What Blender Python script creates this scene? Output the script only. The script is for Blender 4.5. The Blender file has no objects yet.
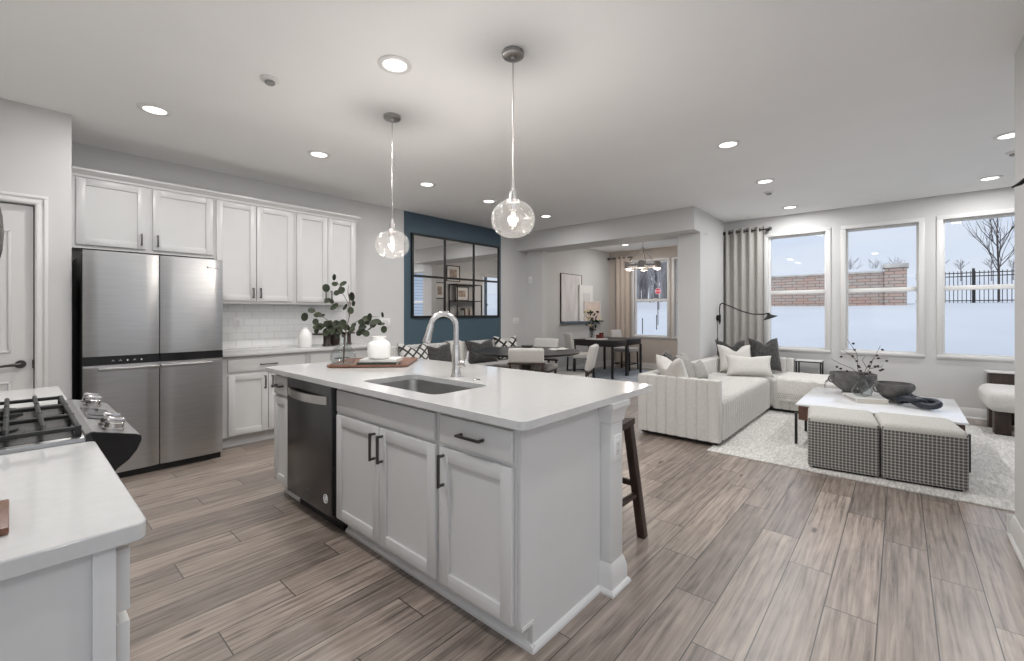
import bpy, bmesh, math, random
from mathutils import Vector, Matrix, Quaternion
PI = math.pi
random.seed(7)
SC = bpy.context.scene
COL = SC.collection

# ------------------------------------------------------------------ camera, sky, exposure
FPX, HORIZ, YAW, CAMH = 441.0, 312.8, 0.7217, 1.28
cam_d = bpy.data.cameras.new('camera')
cam = bpy.data.objects.new('camera', cam_d); COL.objects.link(cam)
cam_d.sensor_fit = 'HORIZONTAL'; cam_d.sensor_width = 36.0
cam_d.lens = FPX / 1024 * 36.0
cam_d.shift_x = 0.0
cam_d.shift_y = -(330.5 - HORIZ) / 1024.0
cam_d.clip_start = 0.02; cam_d.clip_end = 400
cam.location = (0, 0, CAMH)
cam.rotation_euler = (PI / 2, 0, YAW - PI / 2)
SC.camera = cam
SC.view_settings.view_transform = 'Standard'
SC.view_settings.look = 'None'
SC.view_settings.gamma = 1.0
SC.view_settings.use_curve_mapping = False
SC.view_settings.exposure = 0.36
SC.cycles.use_denoising = True
SC.cycles.max_bounces = 10
SC.cycles.diffuse_bounces = 6
SC.cycles.glossy_bounces = 5
SC.cycles.transparent_max_bounces = 16
SC.cycles.sample_clamp_indirect = 6.0
SC.cycles.caustics_reflective = False
SC.cycles.caustics_refractive = False

SKY_GLOW = 4.4
W = bpy.data.worlds.new('sky'); SC.world = W; W.use_nodes = True
wn, wl = W.node_tree.nodes, W.node_tree.links
wn.clear()
w_out = wn.new('ShaderNodeOutputWorld'); w_bg = wn.new('ShaderNodeBackground')
w_tc = wn.new('ShaderNodeTexCoord'); w_sep = wn.new('ShaderNodeSeparateXYZ')
w_rmp = wn.new('ShaderNodeValToRGB'); w_noi = wn.new('ShaderNodeTexNoise'); w_mix = wn.new('ShaderNodeMixRGB')
w_cr = wn.new('ShaderNodeValToRGB'); w_map = wn.new('ShaderNodeMapping')
wl.new(w_tc.outputs['Generated'], w_sep.inputs[0]); wl.new(w_sep.outputs[2], w_rmp.inputs[0])
w_rmp.color_ramp.elements[0].position = 0.0; w_rmp.color_ramp.elements[0].color = (0.80, 0.86, 0.95, 1)
w_rmp.color_ramp.elements[1].position = 0.45; w_rmp.color_ramp.elements[1].color = (0.50, 0.66, 0.98, 1)
w_map.inputs['Scale'].default_value = (1.2, 1.2, 5)
wl.new(w_tc.outputs['Generated'], w_map.inputs[0]); wl.new(w_map.outputs[0], w_noi.inputs['Vector'])
w_noi.inputs['Scale'].default_value = 2.6; w_noi.inputs['Detail'].default_value = 5
w_cr.color_ramp.elements[0].position = 0.42; w_cr.color_ramp.elements[1].position = 0.72
wl.new(w_noi.outputs[0], w_cr.inputs[0]); wl.new(w_cr.outputs[0], w_mix.inputs[0])
wl.new(w_rmp.outputs[0], w_mix.inputs[1]); w_mix.inputs[2].default_value = (0.82, 0.88, 0.98, 1)
# bright sky patch added out of view, south-west, to light rooms and snow
w_dot = wn.new('ShaderNodeVectorMath'); w_dot.operation = 'DOT_PRODUCT'
w_dot.inputs[1].default_value = Vector((-0.84, -0.42, 0.36)).normalized()
w_gr = wn.new('ShaderNodeMapRange'); w_gr.interpolation_type = 'SMOOTHSTEP'
w_gr.inputs['From Min'].default_value = 0.15; w_gr.inputs['From Max'].default_value = 1.0
w_gr.inputs['To Min'].default_value = 0.0; w_gr.inputs['To Max'].default_value = SKY_GLOW
wl.new(w_tc.outputs['Generated'], w_dot.inputs[0]); wl.new(w_dot.outputs['Value'], w_gr.inputs['Value'])
w_add = wn.new('ShaderNodeMixRGB'); w_add.blend_type = 'ADD'; w_add.inputs[2].default_value = (1.0, 0.95, 0.87, 1)
wl.new(w_gr.outputs[0], w_add.inputs[0]); w_add.use_clamp = False
wl.new(w_mix.outputs[0], w_add.inputs[1])
wl.new(w_add.outputs[0], w_bg.inputs[0]); w_bg.inputs[1].default_value = 0.76
wl.new(w_bg.outputs[0], w_out.inputs[0])

LAMP_W = 8.0      # each recessed ceiling light in the kitchen
AISLE_FILL_W = 20.0     # light added out of view over the aisle, to brighten the island front
LAMP_L = 12.0       # the living room circuit, dimmed
PEND_W = 15.0      # each pendant bulb
CHAND_W = 4.0      # each chandelier bulb

# ------------------------------------------------------------------ materials
def new_mat(name):
    m = bpy.data.materials.new(name); m.use_nodes = True
    nt = m.node_tree; nt.nodes.clear()
    out = nt.nodes.new('ShaderNodeOutputMaterial')
    return m, nt.nodes, nt.links, out

def setp(b, **k):
    for a, v in k.items():
        if a in b.inputs: b.inputs[a].default_value = v

def mat(name, col, rough=0.5, metal=0.0, var=0.06, scale=8.0, bump=0.0, bscale=60.0, stretch=(1, 1, 1), spec=0.5, coat=0.0, sheen=0.0):
    """Principled surface with a procedural noise tint and an optional fine bump."""
    m, n, l, out = new_mat(name)
    b = n.new('ShaderNodeBsdfPrincipled')
    setp(b, Roughness=rough, Metallic=metal)
    setp(b, **{'Specular IOR Level': spec, 'Coat Weight': coat, 'Coat Roughness': 0.1, 'Sheen Weight': sheen})
    tc = n.new('ShaderNodeTexCoord'); mp = n.new('ShaderNodeMapping'); mp.inputs['Scale'].default_value = stretch
    l.new(tc.outputs['Object'], mp.inputs[0])
    no = n.new('ShaderNodeTexNoise'); no.inputs['Scale'].default_value = scale; no.inputs['Detail'].default_value = 4
    l.new(mp.outputs[0], no.inputs['Vector'])
    r = n.new('ShaderNodeValToRGB')
    r.color_ramp.elements[0].position = 0.3; r.color_ramp.elements[1].position = 0.7
    r.color_ramp.elements[0].color = tuple(max(0, c * (1 - var)) for c in col) + (1,)
    r.color_ramp.elements[1].color = tuple(min(1, c * (1 + var)) for c in col) + (1,)
    l.new(no.outputs[0], r.inputs[0]); l.new(r.outputs[0], b.inputs['Base Color'])
    if bump:
        n2 = n.new('ShaderNodeTexNoise'); n2.inputs['Scale'].default_value = bscale; n2.inputs['Detail'].default_value = 3
        l.new(mp.outputs[0], n2.inputs['Vector'])
        bp = n.new('ShaderNodeBump'); bp.inputs['Strength'].default_value = bump; bp.inputs['Distance'].default_value = 0.01
        l.new(n2.outputs[0], bp.inputs['Height']); l.new(bp.outputs[0], b.inputs['Normal'])
    l.new(b.outputs[0], out.inputs[0])
    return m

def math_node(n, l, op, a, b=None):
    k = n.new('ShaderNodeMath'); k.operation = op
    for i, v in enumerate((a, b)):
        if v is None: continue
        if isinstance(v, (int, float)): k.inputs[i].default_value = v
        else: l.new(v, k.inputs[i])
    return k.outputs[0]

def floor_mat():
    m, n, l, out = new_mat('plank_floor')
    b = n.new('ShaderNodeBsdfPrincipled')
    tc = n.new('ShaderNodeTexCoord'); s = n.new('ShaderNodeSeparateXYZ'); l.new(tc.outputs['Object'], s.inputs[0])
    M = lambda op, a, c=None: math_node(n, l, op, a, c)
    yy = M('DIVIDE', M('SUBTRACT', s.outputs[1], 0.07), 0.18)
    row = M('FLOOR', yy); fy = M('SUBTRACT', yy, row)
    u = M('DIVIDE', M('SUBTRACT', M('SUBTRACT', s.outputs[0], 2.35), M('MULTIPLY', row, 0.3)), 1.2)
    cid = M('FLOOR', u); fx = M('SUBTRACT', u, cid)
    # gaps
    gy = M('MULTIPLY', M('MINIMUM', fy, M('SUBTRACT', 1.0, fy)), 0.18)
    gx = M('MULTIPLY', M('MINIMUM', fx, M('SUBTRACT', 1.0, fx)), 1.2)
    g = M('MINIMUM', gx, gy)
    gap = M('LESS_THAN', g, 0.0021)
    cv = n.new('ShaderNodeCombineXYZ'); l.new(row, cv.inputs[0]); l.new(cid, cv.inputs[1])
    wnz = n.new('ShaderNodeTexWhiteNoise'); wnz.noise_dimensions = '2D'; l.new(cv.outputs[0], wnz.inputs['Vector'])
    # grain: noise stretched along the plank, shifted per plank
    gv = n.new('ShaderNodeCombineXYZ')
    l.new(M('ADD', M('MULTIPLY', s.outputs[0], 1.3), M('MULTIPLY', wnz.outputs[0], 37.0)), gv.inputs[0])
    l.new(M('ADD', M('MULTIPLY', s.outputs[1], 30.0), M('MULTIPLY', row, 3.7)), gv.inputs[1])
    no = n.new('ShaderNodeTexNoise'); no.inputs['Scale'].default_value = 1.6; no.inputs['Detail'].default_value = 7
    no.inputs['Roughness'].default_value = 0.62; no.inputs['Distortion'].default_value = 0.6
    l.new(gv.outputs[0], no.inputs['Vector'])
    gv2 = n.new('ShaderNodeCombineXYZ')
    l.new(M('ADD', M('MULTIPLY', s.outputs[0], 2.2), M('MULTIPLY', wnz.outputs[0], 51.0)), gv2.inputs[0])
    l.new(M('MULTIPLY', s.outputs[1], 7.0), gv2.inputs[1])
    no2 = n.new('ShaderNodeTexNoise'); no2.inputs['Scale'].default_value = 1.5; no2.inputs['Detail'].default_value = 4
    no2.inputs['Distortion'].default_value = 1.5
    l.new(gv2.outputs[0], no2.inputs['Vector'])
    r = n.new('ShaderNodeValToRGB'); e = r.color_ramp.elements
    e[0].position = 0.33; e[0].color = (0.075, 0.055, 0.043, 1)
    e[1].position = 0.68; e[1].color = (0.390, 0.315, 0.260, 1)
    k = r.color_ramp.elements.new(0.47); k.color = (0.225, 0.176, 0.143, 1)
    k = r.color_ramp.elements.new(0.57); k.color = (0.300, 0.240, 0.198, 1)
    kv = n.new('ShaderNodeCombineXYZ'); l.new(M('ADD', M('MULTIPLY', s.outputs[0], 1.5), M('MULTIPLY', wnz.outputs[0], 19.0)), kv.inputs[0]); l.new(M('MULTIPLY', s.outputs[1], 5.0), kv.inputs[1])
    vo = n.new('ShaderNodeTexVoronoi'); vo.inputs['Scale'].default_value = 1.0; l.new(kv.outputs[0], vo.inputs['Vector'])
    kr = n.new('ShaderNodeMapRange'); kr.inputs['From Min'].default_value = 0.02; kr.inputs['From Max'].default_value = 0.085; kr.inputs['To Min'].default_value = 0.34; kr.inputs['To Max'].default_value = 0.0
    l.new(vo.outputs['Distance'], kr.inputs['Value'])
    mix0 = M('ADD', M('MULTIPLY', no.outputs[0], 0.80), M('MULTIPLY', no2.outputs[0], 0.20))
    mixn = M('SUBTRACT', mix0, M('MULTIPLY', kr.outputs[0], M('GREATER_THAN', vo.outputs[1], 0.5)))
    l.new(mixn, r.inputs[0])
    hsv = n.new('ShaderNodeHueSaturation'); l.new(r.outputs[0], hsv.inputs['Color'])
    l.new(M('ADD', 0.78, M('MULTIPLY', wnz.outputs[0], 0.48)), hsv.inputs['Value'])
    hsv.inputs['Saturation'].default_value = 0.9
    mx = n.new('ShaderNodeMixRGB'); l.new(gap, mx.inputs[0]); l.new(hsv.outputs[0], mx.inputs[1]); mx.inputs[2].default_value = (0.02, 0.016, 0.013, 1)
    l.new(mx.outputs[0], b.inputs['Base Color'])
    l.new(M('ADD', 0.30, M('MULTIPLY', no.outputs[0], 0.16)), b.inputs['Roughness'])
    setp(b, **{'Specular IOR Level': 0.62, 'Coat Weight': 0.45, 'Coat Roughness': 0.33})
    bp = n.new('ShaderNodeBump'); bp.inputs['Strength'].default_value = 0.12; bp.inputs['Distance'].default_value = 0.004
    l.new(M('SUBTRACT', no.outputs[0], M('MULTIPLY', gap, 0.8)), bp.inputs['Height']); l.new(bp.outputs[0], b.inputs['Normal'])
    l.new(b.outputs[0], out.inputs[0])
    return m

def brick_mat(name, c1, c2, mortar, bw, bh, gap, axes='XZ', rough=0.4, off=0.5, bump=0.3, noise=0.0):
    m, n, l, out = new_mat(name)
    b = n.new('ShaderNodeBsdfPrincipled'); setp(b, Roughness=rough)
    tc = n.new('ShaderNodeTexCoord'); s = n.new('ShaderNodeSeparateXYZ'); l.new(tc.outputs['Object'], s.inputs[0])
    c = n.new('ShaderNodeCombineXYZ')
    ix = {'X': 0, 'Y': 1, 'Z': 2}
    if axes == 'DZ':
        l.new(math_node(n, l, 'ADD', s.outputs[0], s.outputs[1]), c.inputs[0]); l.new(s.outputs[2], c.inputs[1])
    else:
        l.new(s.outputs[ix[axes[0]]], c.inputs[0]); l.new(s.outputs[ix[axes[1]]], c.inputs[1])
    t = n.new('ShaderNodeTexBrick'); t.offset = off
    t.inputs['Color1'].default_value = c1 + (1,); t.inputs['Color2'].default_value = c2 + (1,); t.inputs['Mortar'].default_value = mortar + (1,)
    t.inputs['Scale'].default_value = 1.0; t.inputs['Mortar Size'].default_value = gap
    t.inputs['Brick Width'].default_value = bw; t.inputs['Row Height'].default_value = bh
    l.new(c.outputs[0], t.inputs['Vector'])
    src = t.outputs[0]
    if noise:
        no = n.new('ShaderNodeTexNoise'); no.inputs['Scale'].default_value = 3.2; no.inputs['Detail'].default_value = 5
        l.new(tc.outputs['Object'], no.inputs['Vector'])
        mx = n.new('ShaderNodeMixRGB'); mx.blend_type = 'OVERLAY'; mx.inputs[0].default_value = noise
        l.new(t.outputs[0], mx.inputs[1]); l.new(no.outputs[1], mx.inputs[2]); src = mx.outputs[0]
    l.new(src, b.inputs['Base Color'])
    bp = n.new('ShaderNodeBump'); bp.inputs['Strength'].default_value = bump; bp.inputs['Distance'].default_value = 0.004; bp.invert = True
    l.new(t.outputs[1], bp.inputs['Height']); l.new(bp.outputs[0], b.inputs['Normal'])
    l.new(b.outputs[0], out.inputs[0])
    return m

def glass_mat(name, tint=(0.97, 0.98, 0.98), edge=0.7, base=0.035, bump=0.0, bscale=40.0, haze=0.0, rough=0.02):
    """Thin clear glass: see-through, with real reflections by Fresnel."""
    m, n, l, out = new_mat(name)
    t = n.new('ShaderNodeBsdfTransparent'); t.inputs[0].default_value = tint + (1,)
    g = n.new('ShaderNodeBsdfGlossy'); g.inputs['Roughness'].default_value = rough
    f = n.new('ShaderNodeLayerWeight'); f.inputs['Blend'].default_value = 0.5
    k0 = math_node(n, l, 'POWER', f.outputs['Facing'], 4.0)
    fac = math_node(n, l, 'ADD', base, math_node(n, l, 'MULTIPLY', k0, edge))
    mx = n.new('ShaderNodeMixShader')
    l.new(fac, mx.inputs[0]); l.new(t.outputs[0], mx.inputs[1]); l.new(g.outputs[0], mx.inputs[2])
    src = mx.outputs[0]
    if bump:
        tc = n.new('ShaderNodeTexCoord'); v = n.new('ShaderNodeTexVoronoi'); v.inputs['Scale'].default_value = bscale
        l.new(tc.outputs['Object'], v.inputs['Vector'])
        rp = n.new('ShaderNodeValToRGB'); rp.color_ramp.elements[0].position = 0.1; rp.color_ramp.elements[1].position = 0.42
        l.new(v.outputs['Distance'], rp.inputs[0])
        bp = n.new('ShaderNodeBump'); bp.inputs['Strength'].default_value = bump; bp.inputs['Distance'].default_value = 0.01
        l.new(rp.outputs[0], bp.inputs['Height']); l.new(bp.outputs[0], g.inputs['Normal']); l.new(bp.outputs[0], f.inputs['Normal'])
    if haze:
        d = n.new('ShaderNodeBsdfTranslucent'); d.inputs[0].default_value = (0.95, 0.93, 0.92, 1)
        m2 = n.new('ShaderNodeMixShader'); m2.inputs[0].default_value = haze
        l.new(src, m2.inputs[1]); l.new(d.outputs[0], m2.inputs[2]); src = m2.outputs[0]
    l.new(src, out.inputs[0])
    return m

def emit_mat(name, col, strength):
    m, n, l, out = new_mat(name)
    e = n.new('ShaderNodeEmission'); e.inputs[0].default_value = col + (1,); e.inputs[1].default_value = strength
    l.new(e.outputs[0], out.inputs[0]); return m

def pattern_mat(name, kind, c1, c2, scale, rough=0.85, axes='XZ', bump=0.2):
    """two-colour woven patterns: 'check', 'diamond', 'stripe', 'weave'"""
    m, n, l, out = new_mat(name)
    b = n.new('ShaderNodeBsdfPrincipled'); setp(b, Roughness=rough); setp(b, **{'Specular IOR Level': 0.2, 'Sheen Weight': 0.15})
    tc = n.new('ShaderNodeTexCoord'); s = n.new('ShaderNodeSeparateXYZ'); l.new(tc.outputs['Object'], s.inputs[0])
    M = lambda op, a, c=None: math_node(n, l, op, a, c)
    ix = {'X': 0, 'Y': 1, 'Z': 2}
    if axes == 'DZ':
        a, c = M('ADD', s.outputs[0], s.outputs[1]), s.outputs[2]
    else:
        a, c = s.outputs[ix[axes[0]]], s.outputs[ix[axes[1]]]
    tri = lambda v: M('ABSOLUTE', M('SUBTRACT', M('FRACT', M('MULTIPLY', v, scale)), 0.5))
    if kind == 'check':
        f = M('ADD', M('GREATER_THAN', tri(a), 0.33), M('GREATER_THAN', tri(c), 0.33))
        f = M('MULTIPLY', f, 0.5)
    elif kind == 'diamond':
        p, q = M('ADD', a, c), M('SUBTRACT', a, c)
        f = M('MAXIMUM', M('GREATER_THAN', tri(p), 0.36), M('GREATER_THAN', tri(q), 0.36))
    elif kind == 'stripe':
        f = M('GREATER_THAN', tri(a), 0.3)
    else:
        f = M('MULTIPLY', M('ADD', tri(a), tri(c)), 1.0)
    no = n.new('ShaderNodeTexNoise'); no.inputs['Scale'].default_value = 160; l.new(tc.outputs['Object'], no.inputs['Vector'])
    f2 = M('ADD', f, M('MULTIPLY', M('SUBTRACT', no.outputs[0], 0.5), 0.5))
    mx = n.new('ShaderNodeMixRGB'); mx.use_clamp = True; l.new(f2, mx.inputs[0]); mx.inputs[1].default_value = c1 + (1,); mx.inputs[2].default_value = c2 + (1,)
    l.new(mx.outputs[0], b.inputs['Base Color'])
    bp = n.new('ShaderNodeBump'); bp.inputs['Strength'].default_value = bump; bp.inputs['Distance'].default_value = 0.004
    l.new(f2, bp.inputs['Height']); l.new(bp.outputs[0], b.inputs['Normal'])
    l.new(b.outputs[0], out.inputs[0])
    return m

MT = {}
MT['wall'] = mat('wall_paint', (0.60, 0.598, 0.59), 0.7, var=0.012, scale=2, bump=0.03, bscale=200, spec=0.25)
MT['taupe'] = mat('taupe_paint', (0.50, 0.45, 0.41), 0.7, var=0.012, scale=2, bump=0.03, bscale=200, spec=0.25)
MT['ceil'] = mat('ceiling_paint', (0.93, 0.93, 0.925), 0.8, var=0.012, scale=2, bump=0.03, bscale=160, spec=0.2)
MT['blue'] = mat('slate_blue_paint', (0.060, 0.098, 0.128), 0.5, var=0.04, scale=3, bump=0.03, bscale=200, spec=0.35)
MT['trim'] = mat('white_trim', (0.66, 0.655, 0.645), 0.35, var=0.01)
MT['cab'] = mat('white_cabinet', (0.61, 0.608, 0.60), 0.32, var=0.01)
MT['floor'] = floor_mat()
MT['quartz'] = mat('white_quartz', (0.56, 0.558, 0.55), 0.10, var=0.025, scale=30, coat=0.2)
MT['tile'] = brick_mat('subway_tile', (0.83, 0.83, 0.82), (0.79, 0.79, 0.78), (0.66, 0.66, 0.65), 0.152, 0.076, 0.003, 'XZ', 0.15)
MT['steel'] = mat('brushed_steel', (0.42, 0.415, 0.41), 0.30, 1.0, var=0.05, scale=6, bump=0.015, bscale=90, stretch=(1, 1, 14))
MT['darksteel'] = mat('dark_stainless', (0.13, 0.13, 0.132), 0.27, 1.0, var=0.05, scale=6, bump=0.01, bscale=90, stretch=(14, 14, 1))
MT['chrome'] = mat('satin_nickel', (0.62, 0.60, 0.585), 0.20, 1.0, var=0.02)
MT['sinksteel'] = mat('sink_steel', (0.40, 0.395, 0.385), 0.32, 1.0, var=0.04, scale=10)
MT['pull'] = mat('gunmetal_pull', (0.10, 0.095, 0.09), 0.32, 0.9, var=0.05)
MT['black'] = mat('black_metal', (0.013, 0.013, 0.013), 0.42, 0.3, var=0.1)
MT['gblack'] = mat('gloss_black', (0.010, 0.010, 0.011), 0.12, 0.0, var=0.1)
MT['iron'] = mat('cast_iron', (0.022, 0.022, 0.022), 0.55, 0.2, var=0.2, bump=0.1, bscale=250)
MT['walnut'] = mat('walnut_wood', (0.115, 0.055, 0.034), 0.4, var=0.35, scale=5, stretch=(1, 14, 14), bump=0.04)
MT['dkwood'] = mat('espresso_wood', (0.036, 0.021, 0.015), 0.42, var=0.35, scale=6, stretch=(8, 8, 1), bump=0.04)
MT['blkwood'] = mat('black_wood', (0.014, 0.013, 0.013), 0.33, var=0.2, scale=6, stretch=(1, 10, 10))
MT['tray'] = mat('red_brown_wood', (0.17, 0.080, 0.050), 0.4, var=0.25, scale=6, stretch=(10, 1, 10))
MT['ceramic'] = mat('white_ceramic', (0.80, 0.79, 0.775), 0.3, var=0.015)
MT['greycer'] = mat('grey_stoneware', (0.13, 0.125, 0.12), 0.65, var=0.35, scale=14, bump=0.15, bscale=60)
MT['navycer'] = mat('navy_glaze', (0.016, 0.020, 0.032), 0.3, var=0.2)
MT['marble'] = mat('white_marble', (0.78, 0.785, 0.80), 0.12, var=0.06, scale=2.5)
MT['fabric'] = mat('ivory_fabric', (0.62, 0.605, 0.58), 0.9, var=0.06, scale=60, bump=0.25, bscale=350, spec=0.15, sheen=0.2)
MT['chairfab'] = mat('oatmeal_fabric', (0.56, 0.54, 0.515), 0.9, var=0.12, scale=120, bump=0.25, bscale=350, spec=0.15, sheen=0.2)
MT['pillowl'] = mat('cream_pillow_cloth', (0.64, 0.62, 0.585), 0.9, var=0.06, scale=60, bump=0.2, bscale=300, spec=0.15)
MT['pillowg'] = mat('grey_pillow_cloth', (0.36, 0.345, 0.325), 0.9, var=0.12, scale=60, bump=0.25, bscale=300, spec=0.15)
MT['pillowd'] = mat('charcoal_velvet', (0.050, 0.049, 0.047), 0.8, var=0.5, scale=26, bump=0.3, bscale=180, spec=0.2, sheen=0.3)
MT['piping'] = mat('dark_piping', (0.04, 0.038, 0.036), 0.8, var=0.1)
MT['throw'] = mat('knit_throw', (0.70, 0.68, 0.64), 0.95, var=0.08, scale=50, bump=0.5, bscale=150, spec=0.1)
MT['curtain'] = mat('greige_curtain', (0.40, 0.385, 0.365), 0.9, var=0.05, scale=40, bump=0.15, bscale=300, spec=0.1)
MT['curtain2'] = mat('beige_curtain', (0.52, 0.45, 0.39), 0.9, var=0.05, scale=40, bump=0.15, bscale=300, spec=0.1)
MT['check'] = pattern_mat('woven_check', 'check', (0.085, 0.083, 0.078), (0.50, 0.49, 0.46), 44.0, axes='DZ')
MT['checktop'] = mat('sheen_paled_weave', (0.55, 0.535, 0.50), 0.9, var=0.10, scale=90, bump=0.3, bscale=350, spec=0.15)
MT['geo'] = pattern_mat('diamond_print', 'diamond', (0.66, 0.65, 0.62), (0.045, 0.045, 0.045), 8.0, axes='XZ')
MT['geo2'] = pattern_mat('bold_print', 'diamond', (0.70, 0.69, 0.66), (0.02, 0.02, 0.02), 6.0, axes='XZ')
MT['rug'] = mat('woven_rug', (0.64, 0.625, 0.595), 0.95, var=0.24, scale=48, bump=0.5, bscale=160, stretch=(0.35, 1.6, 1), spec=0.1)
MT['nookrug'] = mat('pale_blue_rug', (0.42, 0.46, 0.52), 0.95, var=0.25, scale=5, bump=0.3, bscale=200, spec=0.1)
MT['leaf'] = mat('eucalyptus_leaf', (0.024, 0.031, 0.016), 0.65, var=0.5, scale=14, spec=0.25)
MT['stem'] = mat('brown_stem', (0.085, 0.060, 0.042), 0.7, var=0.3)
MT['berry'] = mat('black_bud', (0.020, 0.017, 0.016), 0.6, var=0.3)
MT['flower'] = mat('pale_bloom', (0.62, 0.55, 0.36), 0.7, var=0.3, scale=30)
MT['candle'] = mat('dark_red_glass', (0.12, 0.022, 0.018), 0.25, var=0.2)
MT['paper'] = mat('page_block', (0.66, 0.62, 0.55), 0.8, var=0.12, scale=90, stretch=(1, 1, 30))
MT['cover'] = mat('pale_book_cover', (0.62, 0.61, 0.585), 0.5, var=0.05)
MT['coverdk'] = mat('dark_book_cover', (0.022, 0.026, 0.020), 0.4, var=0.1)
MT['brown'] = mat('brown_book_cover', (0.16, 0.11, 0.085), 0.5, var=0.1)
MT['plastic'] = mat('white_plastic', (0.76, 0.755, 0.745), 0.35, var=0.01)
MT['greyplas'] = mat('grey_plastic', (0.25, 0.245, 0.24), 0.4, var=0.02)
MT['canvas'] = mat('washed_canvas', (0.66, 0.64, 0.64), 0.8, var=0.14, scale=3.0, stretch=(3, 1, 0.6), bump=0.1, bscale=200)
MT['blush'] = mat('blush_canvas', (0.72, 0.60, 0.52), 0.8, var=0.12, scale=3.0, bump=0.1, bscale=200)
MT['mat'] = mat('picture_mat', (0.78, 0.77, 0.75), 0.8, var=0.01)
MT['photo'] = mat('tan_print', (0.42, 0.33, 0.27), 0.6, var=0.4, scale=12)
MT['mirror'] = mat('mirror_silver', (0.90, 0.90, 0.90), 0.005, 1.0, var=0.0)
MT['pane'] = glass_mat('window_glass', (0.98, 0.985, 0.99), 0.5, 0.012)
MT['vglass'] = glass_mat('vase_glass', (0.93, 0.945, 0.945), 0.8)
MT['globe'] = glass_mat('seeded_glass', (0.95, 0.94, 0.935), 0.85, bump=0.9, bscale=34, haze=0.012, rough=0.06)
MT['lens'] = emit_mat('lit_lens', (1.0, 0.97, 0.92), 2.6)
MT['filament'] = emit_mat('warm_filament', (1.0, 0.80, 0.62), 9.0)
MT['bulb'] = emit_mat('warm_bulb', (1.0, 0.88, 0.76), 3.0)
MT['shade'] = mat('smoked_shade', (0.42, 0.40, 0.385), 0.35, 0.4, var=0.1)
MT['snow'] = mat('snow', (0.64, 0.655, 0.665), 0.9, var=0.03, scale=0.6, bump=0.25, bscale=2.0, spec=0.1)
MT['stone'] = brick_mat('rough_ledgestone', (0.46, 0.30, 0.24), (0.40, 0.36, 0.32), (0.20, 0.17, 0.15), 0.46, 0.135, 0.016, 'DZ', 0.85, 0.37, 1.0, 0.0)
MT['capstone'] = mat('pale_capstone', (0.50, 0.48, 0.44), 0.8, var=0.2, scale=3)
MT['bark'] = mat('bare_bark', (0.060, 0.048, 0.042), 0.9, var=0.3)
MT['twig'] = mat('grey_twig', (0.27, 0.26, 0.265), 0.9, var=0.3)  # grey lightened in colour for haze over the distant trees
MT['red'] = mat('sign_red', (0.55, 0.02, 0.03), 0.4, var=0.03)
MT['signw'] = mat('sign_white', (0.85, 0.85, 0.85), 0.4, var=0.02)
MT['gutter'] = mat('slate_gutter', (0.11, 0.15, 0.19), 0.4, var=0.05)
MT['siding'] = brick_mat('blue_siding', (0.62, 0.69, 0.76), (0.64, 0.71, 0.78), (0.30, 0.35, 0.42), 40.0, 0.15, 0.012, 'XZ', 0.6, 0.5, 0.6)
MT['roof'] = mat('snowy_roof', (0.75, 0.78, 0.82), 0.9, var=0.1)
MT['soil'] = mat('bare_soil', (0.10, 0.075, 0.055), 0.95, var=0.3)
MT['teak'] = mat('side_table_top', (0.72, 0.71, 0.69), 0.3, var=0.04)

# ------------------------------------------------------------------ mesh helpers
def wloc(o):
    v = Vector((0, 0, 0))
    while o is not None:
        v += o.location; o = o.parent
    return v

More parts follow.
